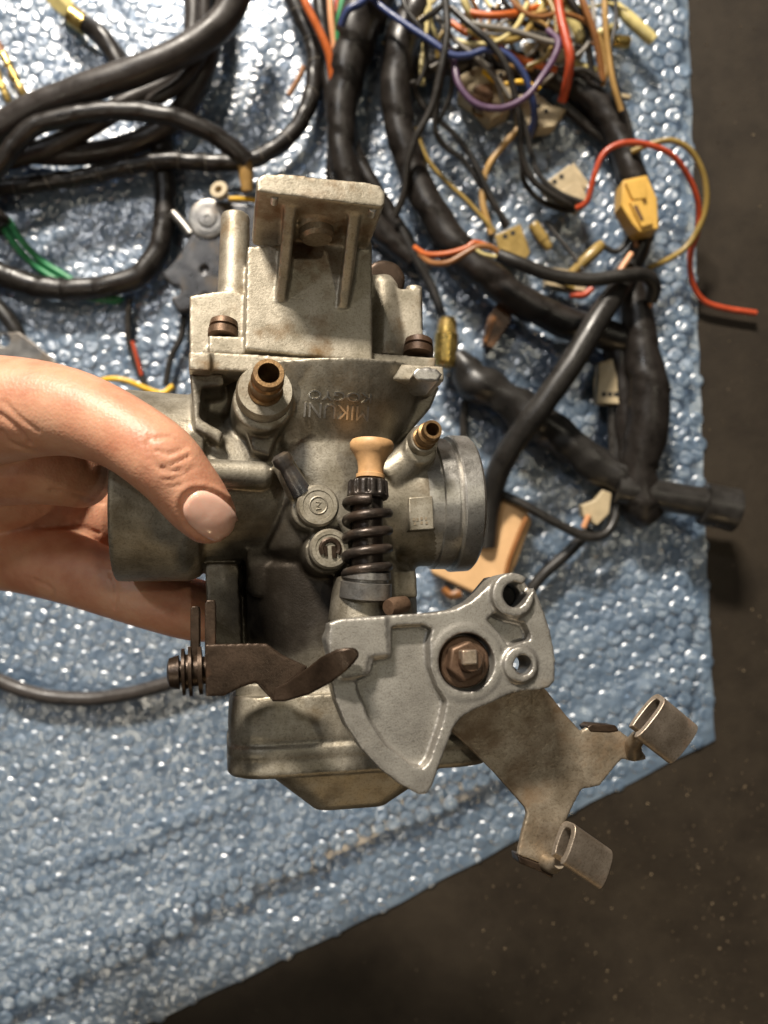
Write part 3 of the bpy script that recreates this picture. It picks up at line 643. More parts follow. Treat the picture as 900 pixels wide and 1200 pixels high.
wire('red sleeved wire dropping from the top edge', [(652, -25, 4.4), (656, 15, 4.6), (663, 45, 4.8), (668, 68, 4.8), (665, 95, 4.2), (659, 118, 3.4)], 5.5, 'red')
wire('brown wire descending left of the tan one', [(672, -25, 4.0), (684, 5, 4.0), (695, 35, 3.8), (702, 65, 3.4), (706, 95, 3.0)], 4.2, 'brown')
wire('tan wire running down beside the right trunk', [(708, -25, 3.8), (709, 20, 3.8), (712, 55, 3.6), (718, 95, 3.4), (728, 130, 3.0)], 3.6, 'tanwire')
wire('second tan wire close beside the brown one', [(700, 40, 3.2), (707, 60, 3.0), (710, 80, 2.9), (706, 100, 2.8)], 3.6, 'tanwire')
wire('cream wire curving among the wires near the top', [(536, -25, 4.0), (545, 5, 4.2), (554, 25, 3.8)], 4.4, 'cream')
wire('thin yellow wire crossing the glossy trunk top', [(502, -25, 4.6), (504, 15, 4.6), (508, 35, 4.4), (514, 52, 4.0)], 2.6, 'cream')
wire('olive wire arching over to the yellow sleeve', [(548, 35, 4.4), (570, 45, 4.5), (595, 48, 4.5), (612, 42, 4.4), (622, 30, 4.2)], 3.8, 'olive')
wire('grey wire running right to the red sleeve', [(540, 24, 4.4), (565, 30, 4.6), (600, 36, 4.6), (640, 48, 4.5), (672, 55, 4.4)], 3.4, 'greywire')
wire('white striped wire slanting across the cream connector', [(525, 40, 3.6), (550, 58, 3.8), (575, 82, 3.8), (598, 115, 3.4)], 2.8, 'greywire')
BW = [([(478, 36, 3.8), (500, 20, 4.6), (520, 4, 5.0), (535, -25, 5.0)], 3.6, 'black wire climbing from the glossy trunk to the top edge'),
      ([(518, -25, 5.2), (523, 10, 5.2), (524, 40, 5.2), (517, 80, 5.0), (506, 125, 4.6), (488, 160, 4.2), (478, 190, 3.8), (474, 225, 3.2), (462, 255, 2.6)], 4.4, 'black wire falling over the glossy trunk to the flange'),
      ([(523, 60, 4.2), (517, 95, 3.8), (511, 130, 3.2), (511, 155, 2.8), (522, 172, 2.4), (545, 190, 2.2), (565, 220, 2.2), (585, 250, 2.2), (592, 268, 2.2)], 3.4, 'thin dark wire reaching the flat tan connector'),
      ([(484, 95, 3.6), (490, 115, 3.0), (506, 134, 2.8), (530, 155, 2.6), (550, 180, 2.5), (566, 212, 2.5), (580, 240, 2.5), (596, 265, 2.4)], 3.6, 'black wire slanting from the glossy trunk to the tan connector'),
      ([(530, 10, 4.8), (552, 30, 5.2), (575, 50, 5.3), (592, 75, 5.2), (602, 105, 4.8), (610, 145, 4.2), (610, 175, 3.8), (622, 208, 3.4), (650, 230, 3.2), (672, 240, 3.0)], 4.4, 'black wire dropping through the wires to the off-white connector'),
      ([(606, 122, 3.6), (616, 150, 3.4), (622, 178, 3.2), (632, 205, 3.2), (655, 226, 3.2), (684, 238, 3.2)], 3.4, 'inner black wire of the pair reaching the off-white connector'),
      ([(612, 185, 3.0), (614, 212, 2.6), (632, 234, 2.4), (660, 246, 2.4), (674, 246, 2.6)], 3.4, 'lowest black wire looping under the off-white connector'),
      ([(560, 40, 4.0), (590, 42, 4.2), (630, 40, 4.2), (665, 56, 4.0)], 3.4, 'black wire running level above the grey-tan connector'),
      ([(655, -25, 3.6), (672, 5, 3.6), (684, 25, 3.4), (690, 60, 3.0), (694, 90, 2.6)], 4.2, 'black wire behind the brown wire at the top'),
      ([(704, -20, 3.0), (712, 0, 2.8), (722, 10, 2.4)], 3.4, 'short black wire entering the highest terminal sleeve'),
      ([(626, 128, 3.6), (628, 145, 3.4), (622, 162, 3.0)], 3.4, 'short black wire at the foot of the blue wire'),
      ([(578, -25, 3.6), (592, 5, 3.6), (612, 26, 3.4), (640, 40, 3.2), (660, 46, 3.0)], 3.2, 'black wire crossing from the top edge to the red sleeve'),
      ([(740, 265, 2.4), (735, 282, 2.6), (722, 295, 2.6), (706, 288, 2.6)], 3.6, 'grey-black wire between the yellow connector and amber sleeve'),
      ([(712, 385, 2.0), (714, 420, 2.0), (716, 470, 2.0), (718, 540, 2.0)], 5, 'straight black wire down through the ribbed connector')]
for p_, r_, l_ in BW: wire(l_, p_, r_, 'blackwire')
MW = [([(560, -20, 3.0), (575, 8, 3.2), (600, 24, 3.4), (636, 30, 3.2)], 2.8, 'cream', 'thin cream wire near the orange wire at the top edge'),
      ([(600, -20, 2.8), (604, 14, 3.0), (598, 44, 3.0), (606, 70, 2.8)], 3, 'blackwire', 'short black wire hanging behind the cream sleeve'),
      ([(630, -20, 3.6), (648, 10, 4.0), (652, 40, 4.2), (640, 66, 4.0), (618, 78, 3.8)], 3, 'olive', 'olive wire curling left of the red sleeve'),
      ([(690, -20, 3.0), (696, 20, 3.2), (690, 50, 3.2), (676, 66, 3.0)], 3, 'greywire', 'grey wire between the brown and tan wires'),
      ([(512, 20, 4.4), (530, 44, 4.6), (556, 66, 4.6), (580, 92, 4.2), (590, 122, 3.6)], 2.8, 'greywire', 'grey wire crossing the large cream connector'),
      ([(540, -20, 3.2), (556, 20, 3.8), (548, 50, 3.8), (532, 80, 3.4), (528, 110, 2.8), (516, 140, 2.4)], 3, 'blackwire', 'black wire curling down left of the cream connector'),
      ([(590, -20, 4.0), (606, 8, 4.2), (630, 20, 4.2), (660, 16, 4.0), (690, 28, 3.6), (700, 44, 3.2)], 3, 'brown', 'brown wire arching beneath the top edge to a sleeve'),
      ([(640, 70, 3.0), (660, 84, 3.2), (684, 82, 3.2), (706, 96, 3.0)], 3.4, 'blackwire', 'black wire lying along the right-hand trunk'),
      ([(470, -20, 4.4), (476, 10, 4.6), (494, 36, 4.6), (500, 70, 4.2), (490, 100, 3.8)], 3, 'blackwire', 'black wire clinging to the glossy trunk top'),
      ([(618, 4, 3.8), (606, 30, 4.4), (584, 48, 4.6), (556, 52, 4.6), (530, 46, 4.4)], 3, 'cream', 'cream wire doubling back under the olive arch'),
      ([(566, 84, 3.2), (586, 98, 3.4), (612, 96, 3.6), (632, 104, 3.4)], 2.8, 'yellow', 'thin yellow wire joining the two cream connectors'),
      ([(718, -20, 3.0), (722, 20, 3.0), (716, 60, 3.0), (722, 100, 2.8), (736, 140, 2.6), (742, 170, 2.4)], 2.8, 'blackwire', 'thin black wire shadowing the tan wire'),
      ([(640, 260, 2.2), (656, 280, 2.4), (672, 300, 2.6), (684, 318, 2.8)], 2.8, 'blackwire', 'thin black wire past the amber sleeve'),
      ([(486, 150, 2.6), (500, 185, 2.5), (520, 210, 2.4), (548, 236, 2.3), (580, 272, 2.3)], 2.8, 'olive', 'faint olive wire left of the tan connector')]
for p_, r_, m_, l_ in MW: wire(l_, p_, r_, m_)
rw = random.Random(21); fine = []
for i in range(26):
    m_, c_ = rw.choice((('blackwire', 'black'), ('olive', 'olive'), ('greywire', 'grey'), ('brown', 'brown'), ('cream', 'cream'), ('tanwire', 'tan'), ('blackwire', 'black')))
    x, y = rw.uniform(500, 700), rw.uniform(-25, 20); a_ = rw.uniform(.2, 2.6); z_ = rw.uniform(2.4, 3.8); pp = []
    for k in range(rw.choice((4, 5, 6))):
        pp.append((x, y, z_-.15*k*rw.random())); x += 24*math.cos(a_); y += 22*math.sin(a_); a_ += rw.uniform(-.7, .7)
    fine.append((c_, m_, pp, rw.uniform(2.0, 2.8)))
ORD = ('leftmost', 'second', 'third', 'fourth', 'fifth', 'sixth', 'seventh', 'eighth', 'ninth')
for c_ in sorted(set(q[0] for q in fine)):
    same = sorted([q for q in fine if q[0] == c_], key=lambda q: q[2][0][0])
    for n_, q in enumerate(same):
        how = 'leftmost' if n_ == 0 else ORD[n_]+' from the left'
        wire('fine %s wire in the top right tangle, %s of its colour' % (c_, how), q[2], q[3], q[1], group='fine %s wires in the tangle' % c_)
wire('brown wire rising from the flat tan connector', [(608, 150, 2.2), (592, 168, 2.2), (575, 190, 2.2), (567, 212, 2.1), (566, 240, 2.2), (576, 275, 2.2)], 4, 'tanwire')
wire('copper core showing below the yellow connector', [(742, 268, 3.0), (746, 290, 2.8)], 3, 'brown')
wire('orange core lying on the harness joint', [(740, 297, 3.8), (726, 318, 3.9)], 3.5, 'peach')
wire('orange core at the end of the bridging lead', [(763, 350, 3.4), (758, 368, 3.2), (752, 384, 3.0)], 3.5, 'peach')
wire('red wire end at the grey-tan connector', [(668, 346, 2.6), (684, 346, 2.7), (694, 338, 2.7)], 4, 'red')
wire('olive wire along the foot of the bridging lead', [(596, 306, 3.0), (620, 318, 3.2), (650, 328, 3.0), (672, 338, 2.8)], 3.4, 'olive')
wire('frayed copper stub below the beige box', [(520, 690, 1.8), (528, 698, 2.0), (540, 694, 2.0)], 5, 'brown', fn=lumpy(.4))
wire('peach wire in the torn cream connector', [(684, 618, 2.6), (690, 604, 2.7)], 3.5, 'peach')
wire('brown stub lying on the wrap near the spiral cable', [(356, 78, 1.6), (350, 92, 1.6), (338, 112, 1.6)], 3.5, 'brown')
# ------------------------------------------------------------------ carburettor
CO = C(380, 600, 0)
carb = root('carburetor', 'weathered aluminium motorcycle carburetor held up by the hand', 'carburetor', CO)
def part(mb, name, mat, parent=carb, **k): return build(mb, name, M[mat], parent, **k)

# --- body casting
a = MB(); s = MB()
cax(a, (142, 569, .0), (240, 573, .0), [(0, 109), (.02, 111), (.85, 109), (1, 103)], 56)          # inlet
cax(a, (230, 573, -.2), (330, 576, -.2), [(0, 96), (1, 88)], 48); cax(s, (100, 568, .0), (225, 573, .0), [(0, 96), (1, 90)], 48)
cprism(a, [(226, 436), (516, 452), (505, 478), (486, 500), (470, 525), (466, 600), (465, 700), (296, 700), (288, 690), (290, 560), (262, 520), (232, 498)], 1.1, -2.4)
cax(a, (376, 445, .4), (382, 560, .1), [(0, 122), (.35, 108), (.7, 88), (1, 82)], 48)             # slide chamber funnel
cax(a, (378, 520, .35), (382, 660, .3), [(0, 82), (.9, 80), (1, 70)], 48)
cax(a, (380, 650, -.7), (384, 815, -.7), [(0, 92), (.12, 107), (.9, 108), (1, 112)], 56)            # lower chamber
cax(a, (430, 594, .0), (512, 591, .0), [(0, 70), (1, 73)], 48)                                    # neck to the outlet
cax(a, (232, 553, 2.25), (318, 558, 2.05), [(0, 16), (.9, 17), (1, 12)], 24)                       # shaft roll
cprism(a, [(222, 436), (262, 438), (262, 452), (236, 454), (234, 490), (262, 506), (258, 520), (228, 502)], 2.3, 0)
ccyl(a, 308, 471, 2.75, .3, 35, 40)
cprism(a, [(281, 480), (334, 486), (316, 535), (296, 528)], 2.3, .3)
ccyl(a, 494, 524, 1.9, .2, 20, 26); cax(a, (494, 526, 1.5), (455, 560, 1.2), [(0, 20), (1, 26)], 20)
ccyl(a, 366, 596, 2.45, 1., 25, 30); ccyl(a, 384, 646, 2.55, 1., 27, 31)
cax(a, (330, 540, 2.4), (352, 580, 2.5), [(0, 13), (1, 15)], 20)
cax(a, (422, 676, 2.6), (422, 730, 2.6), [(0, 31), (.4, 34), (1, 38)], 36)                        # idle cup boss
cprism(a, [(404, 690), (448, 690), (455, 760), (406, 760)], 2.4, 0)
cprism(a, [(443, 668), (488, 668), (490, 700), (443, 700)], 1.3, -.5)
cprism(a, [(240, 660), (280, 660), (284, 760), (262, 764), (244, 752)], .9, -1)
cprism(a, [(276, 800), (500, 808), (500, 826), (276, 822)], 1.6, -2.4)
ccyl(a, 538, 778, 2.7, -1.5, 34); cprism(a, [(420, 735), (535, 745), (535, 808), (420, 800)], 1.5, -1.5)   # shaft boss behind the pulley
cprism(s, [(240, 449), (269, 451), (268, 476), (244, 474)], 3, 2.0)
cprism(a, [(470, 560), (508, 562), (508, 630), (470, 632)], .9, .2)
body = solid(a, s, .046, 4)
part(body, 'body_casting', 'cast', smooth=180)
bt_ = bvh(body)
# --- lettering raised on the body, read upside down
def lettering(txt, cx, cy, w, hgt, ang, tree, mat, name, lift=.035):
    cu = bpy.data.curves.new('t', 'FONT'); cu.body = txt; cu.align_x = 'CENTER'; cu.align_y = 'CENTER'; cu.resolution_u = 3
    to = bpy.data.objects.new('t', cu); COL.objects.link(to); m = evalmesh(to)
    bm = bmesh.new(); bm.from_mesh(m); bmesh.ops.remove_doubles(bm, verts=bm.verts, dist=1e-4)
    bmesh.ops.triangulate(bm, faces=bm.faces); bmesh.ops.subdivide_edges(bm, edges=[e for e in bm.edges if e.calc_length() > .25], cuts=2)
    xs = [v.co.x for v in bm.verts]; ys = [v.co.y for v in bm.verts]; x0, x1, y0, y1 = min(xs), max(xs), min(ys), max(ys)
    ca, sa = math.cos(ang), math.sin(ang); mb = MB(); top = []; bot = []
    for v in bm.verts:
        u = ((v.co.x-(x0+x1)/2)/(x1-x0))*w; q = -((v.co.y-(y0+y1)/2)/(y1-y0))*hgt
        px, py = cx+u*ca-q*sa, cy+u*sa+q*ca
        loc, nor = hit(tree, px, py)
        if loc is None: loc, nor = C(px, py, 2), NN
        top.append(loc+NN*lift); bot.append(loc-NN*.06)
    n = len(top); ff = [tuple(v.index for v in f.verts) for f in bm.faces]
    allf = ff+[tuple(i+n for i in f[::-1]) for f in ff]
    for e in bm.edges:
        if len(e.link_faces) == 1:
            i, j = e.verts[0].index, e.verts[1].index; allf.append((i, j, j+n, i+n))
    mb.add(top+bot, allf); bm.free(); bpy.data.objects.remove(to, do_unlink=True)
    return part(mb, name, mat, smooth=30)
lettering('MIKUNI', 394, 483, 76, 17, math.radians(184), bt_, 'machined', 'raised_lettering')
lettering('KOGYO', 398, 465, 74, 11, math.radians(184), bt_, 'machined', 'raised_lettering')
# --- outlet spigot
A = (506, 591, .0); mb = MB(); p0 = C(486, 591, 0); p1 = C(546, 590, 0); L = (p1-p0).length; k = pxcm(p0)
prof = [(0, 60), (0, 72), (.26, 73), (.28, 76.5), (.52, 77), (.53, 73.5), (.60, 73.5), (.61, 79), (.64, 80.5), (.95, 80), (1.0, 77), (1.0, 66), (.2, 62), (.18, 0)]
part(mb.lathe(p0, p1-p0, [(t*L, r*k) for t, r in prof], 72, cap=False), 'outlet_spigot', 'machined', smooth=35)
# --- maker's plate on the neck
mb = MB(); mb.prism([C(x, y, 1.78) for x, y in ((479, 583), (507, 581), (509, 620), (480, 622))], -NN*.5); o = part(mb, 'stamped_pad', 'cast', smooth=30, bevel=.03)
mb = MB()
for i, (x, y) in enumerate(((484, 607), (488, 607), (493, 606), (498, 606), (485, 612), (493, 611), (499, 611))): mb.prism([C(x, y, 1.795), C(x+2.4, y, 1.795), C(x+2.4, y+3.2, 1.795), C(x, y+3.2, 1.795)], -NN*.05)
build(mb, 'stamped_mark', M['bracket'], o, smooth=0)
# --- top cover with its bracket
a = MB(); s = MB()
cprism(a, [(222, 413), (250, 412), (520, 429), (521, 446), (480, 446), (222, 432)], 2.55, -2.4)      # cover flange
cprism(a, [(221, 411), (247, 412), (247, 434), (221, 433)], 2.7, 1.2)
cprism(a, [(290, 288), (436, 284), (437, 424), (287, 410)], 2.3, -.5)                               # face plate
cprism(a, [(222, 346), (262, 340), (292, 345), (290, 416), (222, 416)], 1.2, -2)                    # left block
cax(a, (276, 253, .7), (272, 400, .8), [(0, 16), (.02, 17), (1, 19)], 28)                           # left post
cprism(a, [(244, 393), (284, 394), (284, 416), (244, 414)], 2.0, .6)
cprism(a, [(434, 320), (450, 322), (462, 336), (472, 338), (494, 337), (496, 402), (508, 414), (508, 430), (434, 424)], 1.35, -2)
cax(a, (448, 326, 1.0), (452, 424, 1.1), [(0, 12), (.10, 18), (1, 24)], 28); cax(a, (485, 337, .95), (484, 412, 1.0), [(0, 10), (1, 12)], 20)
cprism(a, [(438, 413), (512, 419), (510, 432), (436, 426)], 2.1, .4)
# shelf reaching toward us
fr = [(302, 224), (447, 241), (448, 220), (306, 205)]; h1 = 4.35
top = [C(x, y, h1) for x, y in ((300, 212), (306, 204), (330, 203), (430, 213), (446, 217), (452, 226), (451, 240), (447, 243), (312, 226), (301, 224))]
a.prism(top, -NN*2.6)
for (x1, y1, x2, y2) in ((342, 230, 329, 352), (418, 240, 402, 360)):                                # gusset ribs
    w = 7.5; ha = 4.2; hb = 2.25
    a.hexa([C(x2-w, y2, hb-.5), C(x2+w, y2, hb-.5), C(x1+w, y1-6, hb-.5), C(x1-w, y1-6, hb-.5), C(x2-w*.7, y2, hb+.1), C(x2+w*.7, y2, hb+.1), C(x1+w, y1-6, ha), C(x1-w, y1-6, ha)])
for x, y in ((321, 222), (437, 236)): ccyl(a, x, y, 4.1, 2.0, 13)
cax(a, (371, 256, 3.1), (372, 271, 3.1), [(0, 24), (.8, 25), (1, 23)], 28)
cover = solid(a, s, .045, 4)
part(cover, 'top_cover', 'cast_top', smooth=180)
mb = MB(); ccyl(mb, 501, 438, 2.85, 1.5, 9); cprism(mb, [(488, 431), (512, 432), (519, 438), (514, 446), (490, 446), (483, 439)], 2.9, 1.6)
part(solid(mb, None, .04, 4), 'lug', 'machined', smooth=180)
cax(mb := MB(), (371, 268, 3.15), (372, 281, 3.15), [(0, 20), (.7, 20.5), (1, 17)], 28); part(mb, 'boss_plug', 'bracket', smooth=35)
for x, y in ((322, 229), (437, 244)):
    mb = MB(); ccyl(mb, x, y, 4.22, 3.9, 5); part(mb, 'flange_rivet', 'machined', bevel=.03)
mb = MB(); ccyl(mb, 452, 326, .2, -1.8, 24, 30); mb2 = solid(mb, None, .06, 12); part(mb2, 'diaphragm_cap', 'darksteel', smooth=180)
for a_, b_ in (((263, 375, 1.6), (261, 396, 1.65)), ((491, 397, 1.6), (490, 417, 1.65))):
    mb = MB(); cax(mb, a_, b_, [(0, 12), (.12, 16), (.42, 17), (.46, 15), (.54, 15), (.58, 17.5), (.95, 17.5), (1, 15)], 28); o = part(mb, 'cover_screw', 'rust', smooth=35)
# --- brass nipples
def nipple(base, tip, rb, r, hexr, mat='brass'):
    A = C(*base); B = C(*tip); L = (B-A).length; k = pxcm(A)
    mb = MB().lathe(A-(B-A)*.3, B-A, [(0, hexr*k), (.55*L, hexr*k), (.62*L, (hexr-2)*k), (.62*L, 0)], 32); o = part(mb, 'nipple_collar', 'cast', smooth=35)
    kk = pxcm(B); mb = MB().lathe(A, B-A, [(0, rb*k), (.35*L, rb*k), (.38*L, rb*.86*k), (.62*L, rb*.86*k), (.66*L, rb*kk), (.74*L, rb*kk), (.78*L, r*.92*kk), (.96*L, r*kk), (L, r*.95*kk), (L, r*.68*kk), (.2*L, r*.62*kk), (.2*L, 0)], 36)
    o = part(mb, 'fuel_nipple', mat, smooth=32)
    mb = MB().lathe(A+(B-A)*.25, B-A, [(0, r*.64*kk), (.02, r*.64*kk)], 20); build(mb, 'bore', M['hole'], o)  # black disc stands for the shade down the nipple
nipple((309, 466, 2.6), (315, 437, 4.0), 20, 19, 33)
nipple((493, 519, 1.75), (507, 503, 2.75), 14, 12, 18)
# --- choke pin and plugs
mb = MB(); cax(mb, (327, 532, 3.0), (354, 578, 2.8), [(0, 7), (.06, 12), (.2, 12.5), (.32, 9), (.5, 10), (1, 12)], 24); o = part(mb, 'vent_pin', 'blacktin', smooth=45)
def plugscrew(px, py, h, r):
    mb = MB(); p = C(px, py, h); k = pxcm(p)
    mb.lathe(p-NN*.45, NN, [(0, r*k), (.40, r*k), (.45, (r-2.5)*k), (.45, (r*.72)*k), (.43, (r*.70)*k), (.43, 0)], 40)
    return part(mb, 'plug_screw', 'cast', smooth=30)
o = plugscrew(373, 592, 3.0, 25); mb = MB(); p = C(373, 592, 2.985); mb.torus(p, NN, .20, .022, 28, 8); build(mb, 'stamped_ring', M['cast'], o)
mb = MB(); mb.tube([C(370, 588, 2.98), C(376, 589, 2.98), C(372, 593, 2.98), C(376, 596, 2.98), C(370, 597, 2.98)], [.022]*5, 8); build(mb, 'stamped_mark', M['cast'], o)
o = plugscrew(387, 643, 3.0, 24); mb = MB()
arc = [C(387+10.5*math.cos(t), 643+10.5*math.sin(t), 2.98) for t in np.linspace(math.pi*.80, math.pi*2.2, 16)]; mb.tube(arc, [.07]*16, 8)
mb.tube([C(381, 640, 2.98), C(382, 652, 2.98)], [.05]*2, 8); mb.tube([C(391, 640, 2.98), C(392, 654, 2.98)], [.06]*2, 8); build(mb, 'screw_slot', M['darksteel'], o)
# --- idle adjuster
IH = 3.1
mb = MB(); cax(mb, (436, 516, IH), (434, 562, IH), [(0, 18), (.03, 24), (.10, 26), (.24, 25.5), (.36, 21), (.55, 16.5), (.7, 15), (.86, 15), (.88, 17), (.97, 17), (1, 14)], 36); part(mb, 'idle_knob', 'tan', smooth=40)
a = MB(); cax(a, (431, 563, IH), (431, 586, IH), [(0, 22), (.1, 24), (.85, 25), (1, 22)], 36); s = MB(); A = C(431, 560, IH); B = C(431, 582, IH); ax = (B-A).normalized(); e1 = NN; e2 = ax.cross(NN)
for i in range(12):
    th = 2*math.pi*(i+.3)/12; c = A+(e1*math.cos(th)+e2*math.sin(th))*24.5*pxcm(A); s.lathe(c, ax, [(0, .07), (.42, .07)], 10)
part(solid(a, s, .028, 2), 'adjuster_nut', 'spring', smooth=180)
mb = MB(); cax(mb, (431, 580, IH), (430, 690, IH), [(0, 18), (1, 19)], 28); part(mb, 'adjuster_rod', 'spring', smooth=40)
A = C(431, 589, IH); B = C(430, 676, IH); L = (B-A).length; ax = (B-A).normalized(); e2 = ax.cross(NN); k = pxcm(A); turns = 4.6; pts = []
for i in range(221):
    t = i/220; th = 2*math.pi*turns*t; q = (t*1.1-.05); q = min(max(q, 0), 1)
    pts.append(A+ax*L*q+(NN*math.cos(th)+e2*math.sin(th))*24.5*k)
part(MB().tube(pts, [5.8*k]*len(pts), 10), 'spring', 'spring', smooth=180)
mb = MB(); cax(mb, (430, 668, IH), (428, 700, IH-.1), [(0, 22), (.03, 28), (.28, 29), (.32, 26), (.4, 26), (.44, 30), (1, 31)], 36); part(mb, 'spring_cup', 'greysteel', smooth=35)
# --- float bowl
def bowlring(px, py, a_, hf, hb, r, sx=0):
    c = C(px, py, 0)+NN*((hf+hb)/2)+EX*sx
    return [c+EX*x+NN*y_ for x, y_ in rrect(a_, (hf-hb)/2, r)]
K = 1/42.5
mb = MB(); R_ = []
for py, hw, hf in ((804, 134, 2.3), (822, 136, 2.35), (846, 136.5, 2.35), (851, 136, 2.32), (852, 134.5, 2.3), (855, 134.5, 2.3), (857, 137, 2.38), (866, 137.5, 2.38), (868, 136, 2.34), (871, 136, 2.34), (884, 137, 2.36), (889, 133, 2.25)):
    R_.append(bowlring(414, py, hw*K, hf, -2.5, 1.0))
R_.append(bowlring(412, 890, 96*K, 1.9, -2.1, .8)); R_.append(bowlring(405, 931, 44*K, 1.35, -1.5, .5)); R_.append(bowlring(405, 937, 38*K, 1.15, -1.3, .4))
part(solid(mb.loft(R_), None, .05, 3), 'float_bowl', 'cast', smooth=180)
# --- throttle pulley
HP = 4.55
OUT = [(381, 748), (388, 733), (400, 725), (425, 723), (470, 720), (508, 718), (533, 714), (552, 705), (568, 691), (578, 679), (590, 672), (604, 671), (618, 677), (627, 690), (634, 706), (645, 738), (651, 770), (651, 798), (644, 806), (630, 809), (612, 810), (596, 814), (576, 824), (556, 832), (542, 840), (532, 852), (524, 874), (514, 900), (507, 922), (500, 931), (490, 931), (470, 920), (446, 902), (424, 878), (406, 851), (394, 822), (388, 798), (388, 776)]
a = MB(); s = MB()
a.prism([C(x, y, HP) for x, y in OUT], -NN*.75)
ccyl(a, 602, 697, HP+.16, HP-.85, 26); ccyl(a, 611, 779, HP+.12, HP-.75, 21); ccyl(a, 547, 776, HP+.02, HP-.7, 44)
cprism(a, [(386, 730), (400, 725), (453, 723), (455, 767), (432, 769), (428, 792), (400, 796), (386, 775)], HP+.05, HP-.7)
cprism(s, [(459, 734), (496, 732), (507, 737), (503, 755), (504, 782), (513, 806), (524, 822), (518, 850), (504, 891), (496, 901), (482, 897), (452, 872), (432, 842), (420, 812), (416, 796), (434, 790), (438, 772), (459, 770)], HP+1, HP-.32, HP)
cprism(s, [(570, 726), (580, 718), (596, 726), (616, 730), (622, 742), (622, 750), (610, 753), (596, 758), (586, 742)], HP+1, HP-.35, HP)
ccyl(s, 547, 776, HP+1, HP-.30, 34, ref=HP); ccyl(s, 611, 779, HP+1, HP-2, 11.5, ref=HP); ccyl(s, 603, 697, HP+1, HP-1.6, 15, ref=HP+.1)
cprism(s, [(606, 697), (618, 668), (634, 678), (614, 702)], HP+1, HP-.3, HP)
pm = solid(a, s, .034, 3)
part(pm, 'throttle_pulley', 'pulley', smooth=180)
mb = MB(); ccyl(mb, 547, 776, HP-.5, 2.0, 20, ref=HP); part(mb, 'throttle_shaft', 'greysteel', smooth=35)
mb = MB(); ccyl(mb, 603, 697, HP-.55, HP-1.0, 14, ref=HP+.1); part(mb, 'ear_hole_shade', 'hole', bevel=.03)  # black disc painted as the shade inside the ear's hole
# cable groove flange behind the pulley and dark ear
mb = MB(); mb.prism([C(x, y, HP-.78) for x, y in [(404, 740), (470, 722), (530, 714), (552, 700), (572, 676), (590, 676), (600, 720), (560, 800), (500, 905), (470, 905), (424, 860), (400, 800)]], -NN*.35); part(mb, 'pulley_back', 'blacktin', bevel=.05)
p = C(547, 776, HP)-NN*.29; k = pxcm(p)
mb = MB().lathe(p, NN, [(0, 30*k), (.10, 30*k), (.13, 28*k), (.13, 0)], 40); part(mb, 'washer', 'rust', smooth=30)
mb = MB(); c0 = C(548, 775, HP+.12); mb.prism([c0+(EX*math.cos(math.pi/3*i+.35)+EY*math.sin(math.pi/3*i+.35))*24*k for i in range(6)], -NN*.4); o = part(mb, 'nut', 'rust', smooth=30, bevel=.06)
c0 = C(549, 774, HP+.10); mb = MB().lathe(c0, NN, [(0, 13*k), (.22, 13*k), (.26, 11.5*k), (.26, 0)], 28); build(mb, 'stud', M['rust'], o, smooth=30)
c0 = C(551, 771, HP+.45); mb = MB(); mb.prism([c0+(EX*x+EY*y_)*k for x, y_ in ((-9, -8), (9, -8), (9, 9), (-9, 9))], -NN*.3); build(mb, 'stud_flat', M['clip'], o, smooth=30, bevel=.04)
mb = MB(); cax(mb, (455, 712, 3.6), (474, 708, 3.3), [(0, 9), (.3, 11), (1, 10)], 20); part(mb, 'return_stop', 'rust', smooth=40)
# --- cable bracket
HB = 2.9
a = MB(); a.prism([C(x, y, HB) for x, y in [(500, 830), (540, 800), (600, 780), (640, 808), (662, 836), (681, 857), (692, 851), (712, 852), (726, 856), (740, 866), (756, 884), (758, 890), (744, 893), (730, 889), (722, 897), (703, 921), (682, 925), (672, 944), (664, 962), (656, 976), (650, 1000), (647, 1011), (634, 1012), (607, 1002), (612, 976), (618, 954), (616, 947), (580, 906), (541, 868)]], -NN*.16)
part(solid(a, None, .035, 3), 'cable_bracket', 'bracket', smooth=50)
mb = MB(); mb.prism([C(x, y, HB-.02) for x, y in ((607, 1002), (634, 1012), (650, 1012), (648, 1030), (634, 1022), (609, 1012))], -NN*.5); part(mb, 'bracket_lip', 'darksteel', bevel=.04)
mb = MB(); mb.prism([C(x, y, HB+.02) for x, y in ((688, 852), (694, 848), (722, 850), (726, 857), (714, 859), (692, 858))], -NN*.5); part(mb, 'bracket_lip', 'darksteel', bevel=.04)
def clip(c, major, ext, h0, h1, mpx, mh, a0, a1, name='cable_clip', th=.13):
    """rolled strip: its open end faces us, drawn out along ext and away from us"""
    O = C(c[0], c[1], h0); Xv = C(c[0]+ext[0], c[1]+ext[1], h1)-O
    ma = C(c[0]+major[0], c[1]+major[1], h0)-O; mi = C(c[0]+mpx[0], c[1]+mpx[1], h0+mh)-O
    def pt(sx, t, k):
        cs, sn = math.cos(t), math.sin(t)
        cs = math.copysign(abs(cs)**.7, cs); sn = math.copysign(abs(sn)**.55, sn)
        return O+Xv*sx+ma*(1-k/ma.length)*cs+mi*(1-k/mi.length)*sn
    ts = np.linspace(a0, a1, 30); rings = [[pt(0, t, 0), pt(0, t, th), pt(1, t, th), pt(1, t, 0)] for t in ts]
    return part(MB().loft(rings), name, 'clip', smooth=50, bevel=.02)
clip((757, 838), (18, -23), (40, 32), 3.9, 3.35, (8, 6), .26, -2.4, 2.9, th=.13)
clip((660, 987), (8, -24), (44, 30), 3.9, 3.4, (10, 4), .26, -2.4, 2.9, th=.13)
